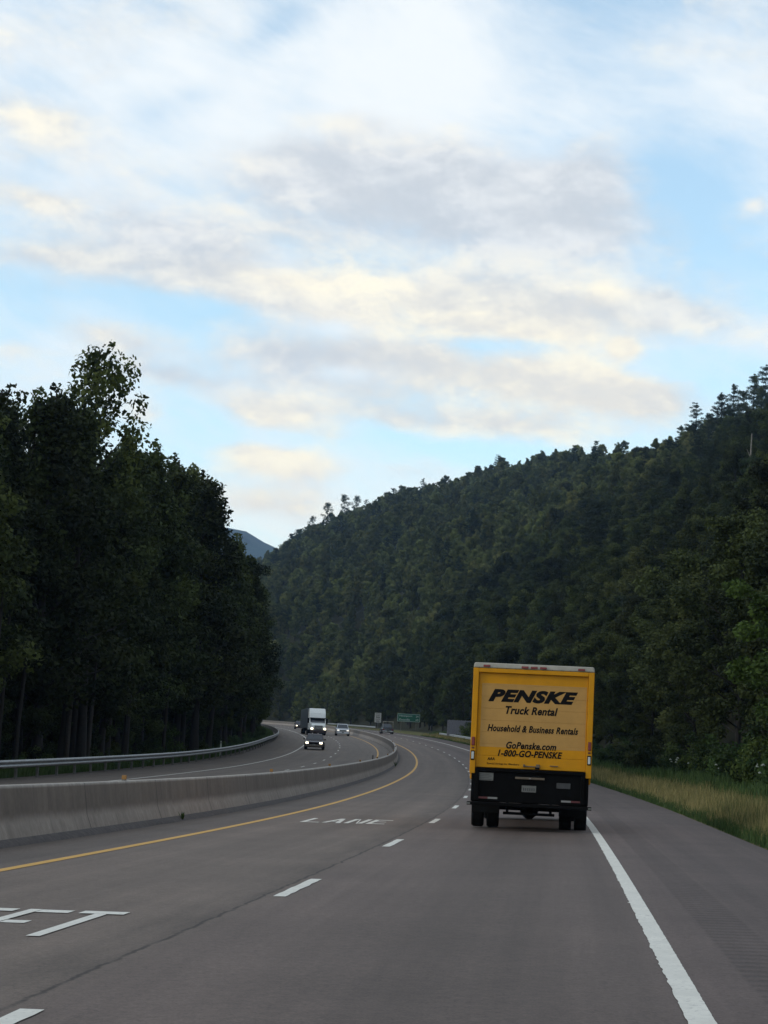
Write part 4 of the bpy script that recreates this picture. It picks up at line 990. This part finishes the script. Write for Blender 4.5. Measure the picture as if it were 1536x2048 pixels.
# far forest cover: one mass over the distant slopes, made of the same trees
PROTO = bpy.data.collections.new('forest_tree_kinds')
def whole(tm, cm, name):
    bm = bmesh.new(); bm.from_mesh(cm); n0 = len(bm.faces); bm.from_mesh(tm); bm.faces.ensure_lookup_table()
    for f in bm.faces[n0:]: f.material_index = 1
    me = bpy.data.meshes.new(name); bm.to_mesh(me); bm.free(); me.materials.append(cm.materials[0]); me.materials.append(M_BARK)
    ob = bpy.data.objects.new(name, me); PROTO.objects.link(ob); return ob
kinds = [whole(*t, 'kind_%02d' % i) for i, t in enumerate(PR + PP)]
for i, t in enumerate(PR):                       # ridge copies with paler leaves, standing in for far haze and sunlight
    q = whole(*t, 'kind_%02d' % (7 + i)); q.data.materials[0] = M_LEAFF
def forest(name, pts, label):
    P = np.array(pts, float)
    me = bpy.data.meshes.new(name); me.vertices.add(len(P)); me.vertices.foreach_set('co', P[:, :3].astype(np.float32).ravel())
    for nm, c in (('size', 3), ('turn', 4)): a = me.attributes.new(nm, 'FLOAT', 'POINT'); a.data.foreach_set('value', P[:, c].astype(np.float32))
    a = me.attributes.new('which', 'INT', 'POINT'); a.data.foreach_set('value', P[:, 5].astype(np.int32)); me.update()
    o = mobj(name, me); tag(o, label, 'forest', kind='stuff')
    ng = bpy.data.node_groups.new(name, 'GeometryNodeTree')
    ng.interface.new_socket('Geometry', in_out='INPUT', socket_type='NodeSocketGeometry'); ng.interface.new_socket('Geometry', in_out='OUTPUT', socket_type='NodeSocketGeometry')
    N = ng.nodes; Lk = ng.links
    gi = N.new('NodeGroupInput'); go = N.new('NodeGroupOutput'); ip = N.new('GeometryNodeInstanceOnPoints'); ci = N.new('GeometryNodeCollectionInfo')
    ci.inputs['Collection'].default_value = PROTO; ci.inputs['Separate Children'].default_value = True; ci.inputs['Reset Children'].default_value = True
    def na(nm, t): n = N.new('GeometryNodeInputNamedAttribute'); n.data_type = t; n.inputs['Name'].default_value = nm; return n.outputs[0]
    mp = N.new('GeometryNodeMeshToPoints'); Lk.new(gi.outputs[0], mp.inputs[0]); Lk.new(mp.outputs[0], ip.inputs['Points'])
    Lk.new(ci.outputs[0], ip.inputs['Instance']); ip.inputs['Pick Instance'].default_value = True
    Lk.new(na('which', 'INT'), ip.inputs['Instance Index'])
    cx = N.new('ShaderNodeCombineXYZ'); Lk.new(na('turn', 'FLOAT'), cx.inputs[2]); Lk.new(cx.outputs[0], ip.inputs['Rotation'])
    Lk.new(na('size', 'FLOAT'), ip.inputs['Scale']); Lk.new(ip.outputs[0], go.inputs[0])
    md = o.modifiers.new('forest', 'NODES'); md.node_group = ng
    return o
def grid_pts(y0, y1, x0, x1, step, seed):
    g_ = np.random.default_rng(seed); xs = np.arange(x0, x1, step); ys = np.arange(y0, y1, step)
    X, Y = np.meshgrid(xs, ys); X = X + g_.uniform(-.45, .45, X.shape) * step; Y = Y + g_.uniform(-.45, .45, X.shape) * step
    return X.ravel(), Y.ravel(), g_
X, Y, g_ = grid_pts(430, 1420, -330, 460, 6.4, 4)
b = np.arctan2(X, Y); s_, o_ = sval(X, Y); Z = terrain(X, Y)
ok = (b > -.16) & (b < .27) & ((o_ > 11) | (o_ < -22) | (s_ > 610)) & ~((o_ > 0) & (s_ < 500) & (o_ < 113))
ok &= ~((o_ < 0) & (s_ < 440))
for x, y, z in zip(X[ok], Y[ok], Z[ok]):
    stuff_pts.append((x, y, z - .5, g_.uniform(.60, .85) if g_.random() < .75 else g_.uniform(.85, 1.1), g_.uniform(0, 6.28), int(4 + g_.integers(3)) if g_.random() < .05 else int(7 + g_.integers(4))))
forest('hillside_forest', stuff_pts, 'dense dark green forest covering the whole mountainside across the background')
# interior of the left wood behind the first rows
lp_ = []
X, Y, g_ = grid_pts(40, 520, -110, 10, 6.0, 9); s_, o_ = sval(X, Y); Z = terrain(X, Y)
for x, y, z, ss, oo in zip(X, Y, Z, s_, o_):
    if -75 < oo < -35 or (-75 < oo < -21 and ss > 400): lp_.append((x, y, z, np.interp(ss, HS, HT) / 13 * g_.uniform(.6, .9), g_.uniform(0, 6.28), int(g_.integers(4))))
forest('forest_interior', lp_, 'dark interior of the wood behind the first rows on the left')
# lone open trees on the distant ridge line
for i, (px, d, h) in enumerate(((625, 1240, 15), (655, 1225, 20), (688, 1212, 21), (578, 1262, 9), (712, 1200, 18))):
    X = d * (px - 768) / FPX; Y = float(d); z = float(terrain(np.array(X), np.array(Y)))
    plant('leafy_tree', PLT, TN, (X, Y, z), (h / 16 * 1.25, h / 16 * 1.25, h / 16 * 1.15), i * 1.1, 'small lone tree standing out on the distant ridge line against the sky', 'tree', 'open trees on the distant ridge')

# distant mountain behind the gap
def distant_mountain():
    x = np.linspace(-2200, 1400, 90); y = np.linspace(3600, 5200, 40); X, Y = np.meshgrid(x, y)
    ridge = np.interp(x, [-2200, -900, -560, -400, -320, -285, -250, -200, -140, 200, 700, 1400], [150, 330, 420, 480, 490, 478, 452, 436, 440, 330, 250, 200])
    t = np.clip(1 - np.abs(Y - 4300) / 680, 0, 1)
    Z = ridge[None] * t ** .85 + wob(X, Y, 500) * 10 * t * (1 - t) * 4 + wob(X, Y, 90) * 2.0 - 2
    V = np.stack([X, Y, Z], -1).reshape(-1, 3); n, m = X.shape; i = np.arange(n - 1)[:, None] * m + np.arange(m - 1)[None]
    me = mesh_np('distant_mountain', V, np.stack([i, i + 1, i + m + 1, i + m], -1).reshape(-1, 4), simple('distant_forest', (.020, .034, .028), .95, var=.5, scale=.02), smooth=True)
    tag(mobj('distant_mountain', me), kind='structure', label='blue hazy mountain peak showing through the gap', cat='mountain')
distant_mountain()

# -- right verge: tall grass and white flowers
def grass(name, s0, s1, n, o0, o1, hfun, cfun, mat, w, label, seed):
    g_ = np.random.default_rng(seed)
    u = g_.random(n); s = s0 * (s1 / s0) ** u; o = g_.uniform(o0, o1, n)
    P = road(s, o); P[:, 2] = terrain(P[:, 0], P[:, 1]) - .02
    h = hfun(o, g_.random(n)) * np.clip(.95 + .45 * wob(P[:, 0], P[:, 1], 2.3) + .3 * wob(P[:, 0] + 7, P[:, 1], .8), .35, 1.7); a = g_.uniform(0, 6.28, n); ww = w * g_.uniform(.6, 1.4, n) * (1 + np.clip(s - 50, 0, 200) / 90)
    dx = np.stack([np.cos(a), np.sin(a), 0 * a], -1); ln = g_.normal(0, .16, (n, 2)) * h[:, None]
    mid = P + np.c_[ln * .35, h * .55]; top = P + np.c_[ln, h]
    V = np.stack([P - dx * ww[:, None], P + dx * ww[:, None], mid + dx * ww[:, None] * .8, mid - dx * ww[:, None] * .8, top + dx * ww[:, None] * .15, top - dx * ww[:, None] * .15], 1).reshape(-1, 3)
    b = np.arange(n)[:, None] * 6
    F = np.concatenate([b + np.array([0, 1, 2, 3]), b + np.array([3, 2, 4, 5])], 0)
    me = mesh_np(name, V, F, mat); t = cfun(o, g_.random(n), s); attr(me, 'tint', np.r_[t, t])
    tag(mobj(name, me), label, 'grass', kind='stuff')
def grassmat(name, c0, c1):
    m, g, p = newmat(name); a = g.new('ShaderNodeAttribute', attribute_name='tint').outputs['Fac']
    g.put(p.inputs['Base Color'], g.mix(a, c0, c1)); p.inputs['Roughness'].default_value = .8; p.inputs['Specular IOR Level'].default_value = .2; return m
M_TALL = grassmat('dry_grass', (.048, .070, .020), (.30, .240, .100)); M_GRN = grassmat('green_grass', (.028, .055, .016), (.075, .115, .032))
ww_ = lambda s: np.sin(s * .21) * .5 + np.sin(s * .083 + 1) * .5
grass('dry_grass', 30, 330, 70000, 6.6, 9.0, lambda o, r: (.16 + .30 * r * r) * np.clip((o - 6.45) / .4, .4, 1), lambda o, r, s: np.clip(.66 + (r - .5) * 1.1 + .22 * wob(s, o * 3, 9.0) - np.clip(o - 8.4, 0, 1) * .6 + .15 * ww_(s), 0, 1), M_TALL, .0055, 'tall tan dry grass along the right verge', 1)
grass('green_grass', 30, 330, 36000, 6.18, 6.85, lambda o, r: .06 + .16 * r, lambda o, r, s: r * .8, M_GRN, .006, 'short green grass fringe along the pavement edge', 2)
grass('weeds', 34, 340, 42000, 8.9, 12.0, lambda o, r: .16 + .36 * r, lambda o, r, s: np.clip(r + .1 * ww_(s), 0, 1), M_GRN, .012, 'green weeds behind the dry grass on the right verge', 3)
grass('weeds', 60, 420, 26000, -20.2, -18.5, lambda o, r: .15 + .5 * r, lambda o, r, s: r, M_GRN, .008, 'dark weeds under the left guardrail', 4)
M_PETAL = simple('white_petal', (.42, .44, .40), .7, var=.1); M_STEM = simple('flower_stem', (.05, .09, .03), .7)
def flower_meshes(seed):
    g_ = np.random.default_rng(seed); mb = MB(); mh = MB(); H = 1.0
    mb.add(*tube([(0, 0, 0), (.02, .01, H * .5), (.03, .0, H)], [.006, .005, .004], 5))
    for k in range(16):
        a = k * 2.4; r = .055 * math.sqrt(k / 16); c = (.03 + r * math.cos(a), r * math.sin(a), H + .05 - r * r * 14)
        mb.add(*tube([(.03, 0, H - .02), c], [.002, .0015], 4)); mh.cyl(c, 'z', .010, .019, .022, 7)
    return mb, mh
f0 = flower_meshes(1)
FM = None
fl = [(93, 9.4), (95, 9.6), (91, 9.3), (92.5, 9.9), (97, 9.5), (99, 9.8), (76, 9.3), (78, 9.6), (62, 9.1), (61, 9.5), (60, 9.0), (58.5, 9.35), (57.5, 9.6), (56, 9.2), (55, 9.5), (57, 9.9), (59, 8.8), (54.5, 9.0), (53.5, 9.4), (48, 9.5), (47, 9.2), (50, 9.8), (63, 9.8), (64, 9.3)]
for i, (s_, o_) in enumerate(fl):
    r = empty('wildflower', ground_at(s_, o_), i * 1.7); k = rd.uniform(.85, 1.2); r.scale = (k * .85, k * .85, k)
    if FM is None: FM = (f0[0].build('stem', M_STEM, r).data, f0[1].build('flower_head', M_PETAL, r).data)
    else: mobj('stem', FM[0], r); mobj('flower_head', FM[1], r)
    tag(r, 'white flat topped wildflower standing in the weeds of the right verge', 'flower', 'white wildflowers on the right verge')
# weeds sprouting at the barrier's foot
def sprout(s_, o_, h, label, seed):
    g_ = np.random.default_rng(seed); n = 16; V = []; F = []
    for k in range(n):
        a = g_.uniform(0, 6.28); l = h * g_.uniform(.5, 1); e = g_.uniform(.2, .7); d = np.array([math.cos(a) * e, math.sin(a) * e, 1.0]) * l; s2 = np.array([-math.sin(a), math.cos(a), 0]) * .016
        b0 = len(V); V += [(-s2 * .4).tolist(), (s2 * .4).tolist(), (d * .6 + s2).tolist(), (d * .6 - s2).tolist(), (d + s2 * .1).tolist(), (d - s2 * .1).tolist()]
        F += [(b0, b0 + 1, b0 + 2, b0 + 3), (b0 + 3, b0 + 2, b0 + 4, b0 + 5)]
    me = mesh_np('weed', V, F, M_GRN); attr(me, 'tint', g_.random(len(F))); o = mobj('weed', me); o.location = road(s_, o_).tolist(); tag(o, label, 'weed')
sprout(41.4, -5.02, .2, 'small green weed sprouting at the foot of the concrete barrier near the camera', 5)
sprout(139, -5.0, .5, 'dark weed tuft at the foot of the barrier by its sharpest bend', 6)

# ------------------------------------------------------------------ haze over the whole valley
def haze():
    mb = MB(); mb.box(-2700, 2700, -160, 5700, -9, 520)
    m = bpy.data.materials.new('haze'); m.use_nodes = True; g = NG(m.node_tree)
    for n in list(g.n): g.n.remove(n)
    out = g.new('ShaderNodeOutputMaterial'); v = g.new('ShaderNodeVolumePrincipled'); g.l.new(v.outputs[0], out.inputs['Volume'])
    v.inputs['Color'].default_value = (.42, .65, 1.0, 1); v.inputs['Density'].default_value = HAZE_D; v.inputs['Anisotropy'].default_value = 0.0
    o = mb.build('haze', m); tag(o, 'thin blue air haze in the valley', 'haze', kind='stuff')
HAZE_D = 7.5e-5
haze()
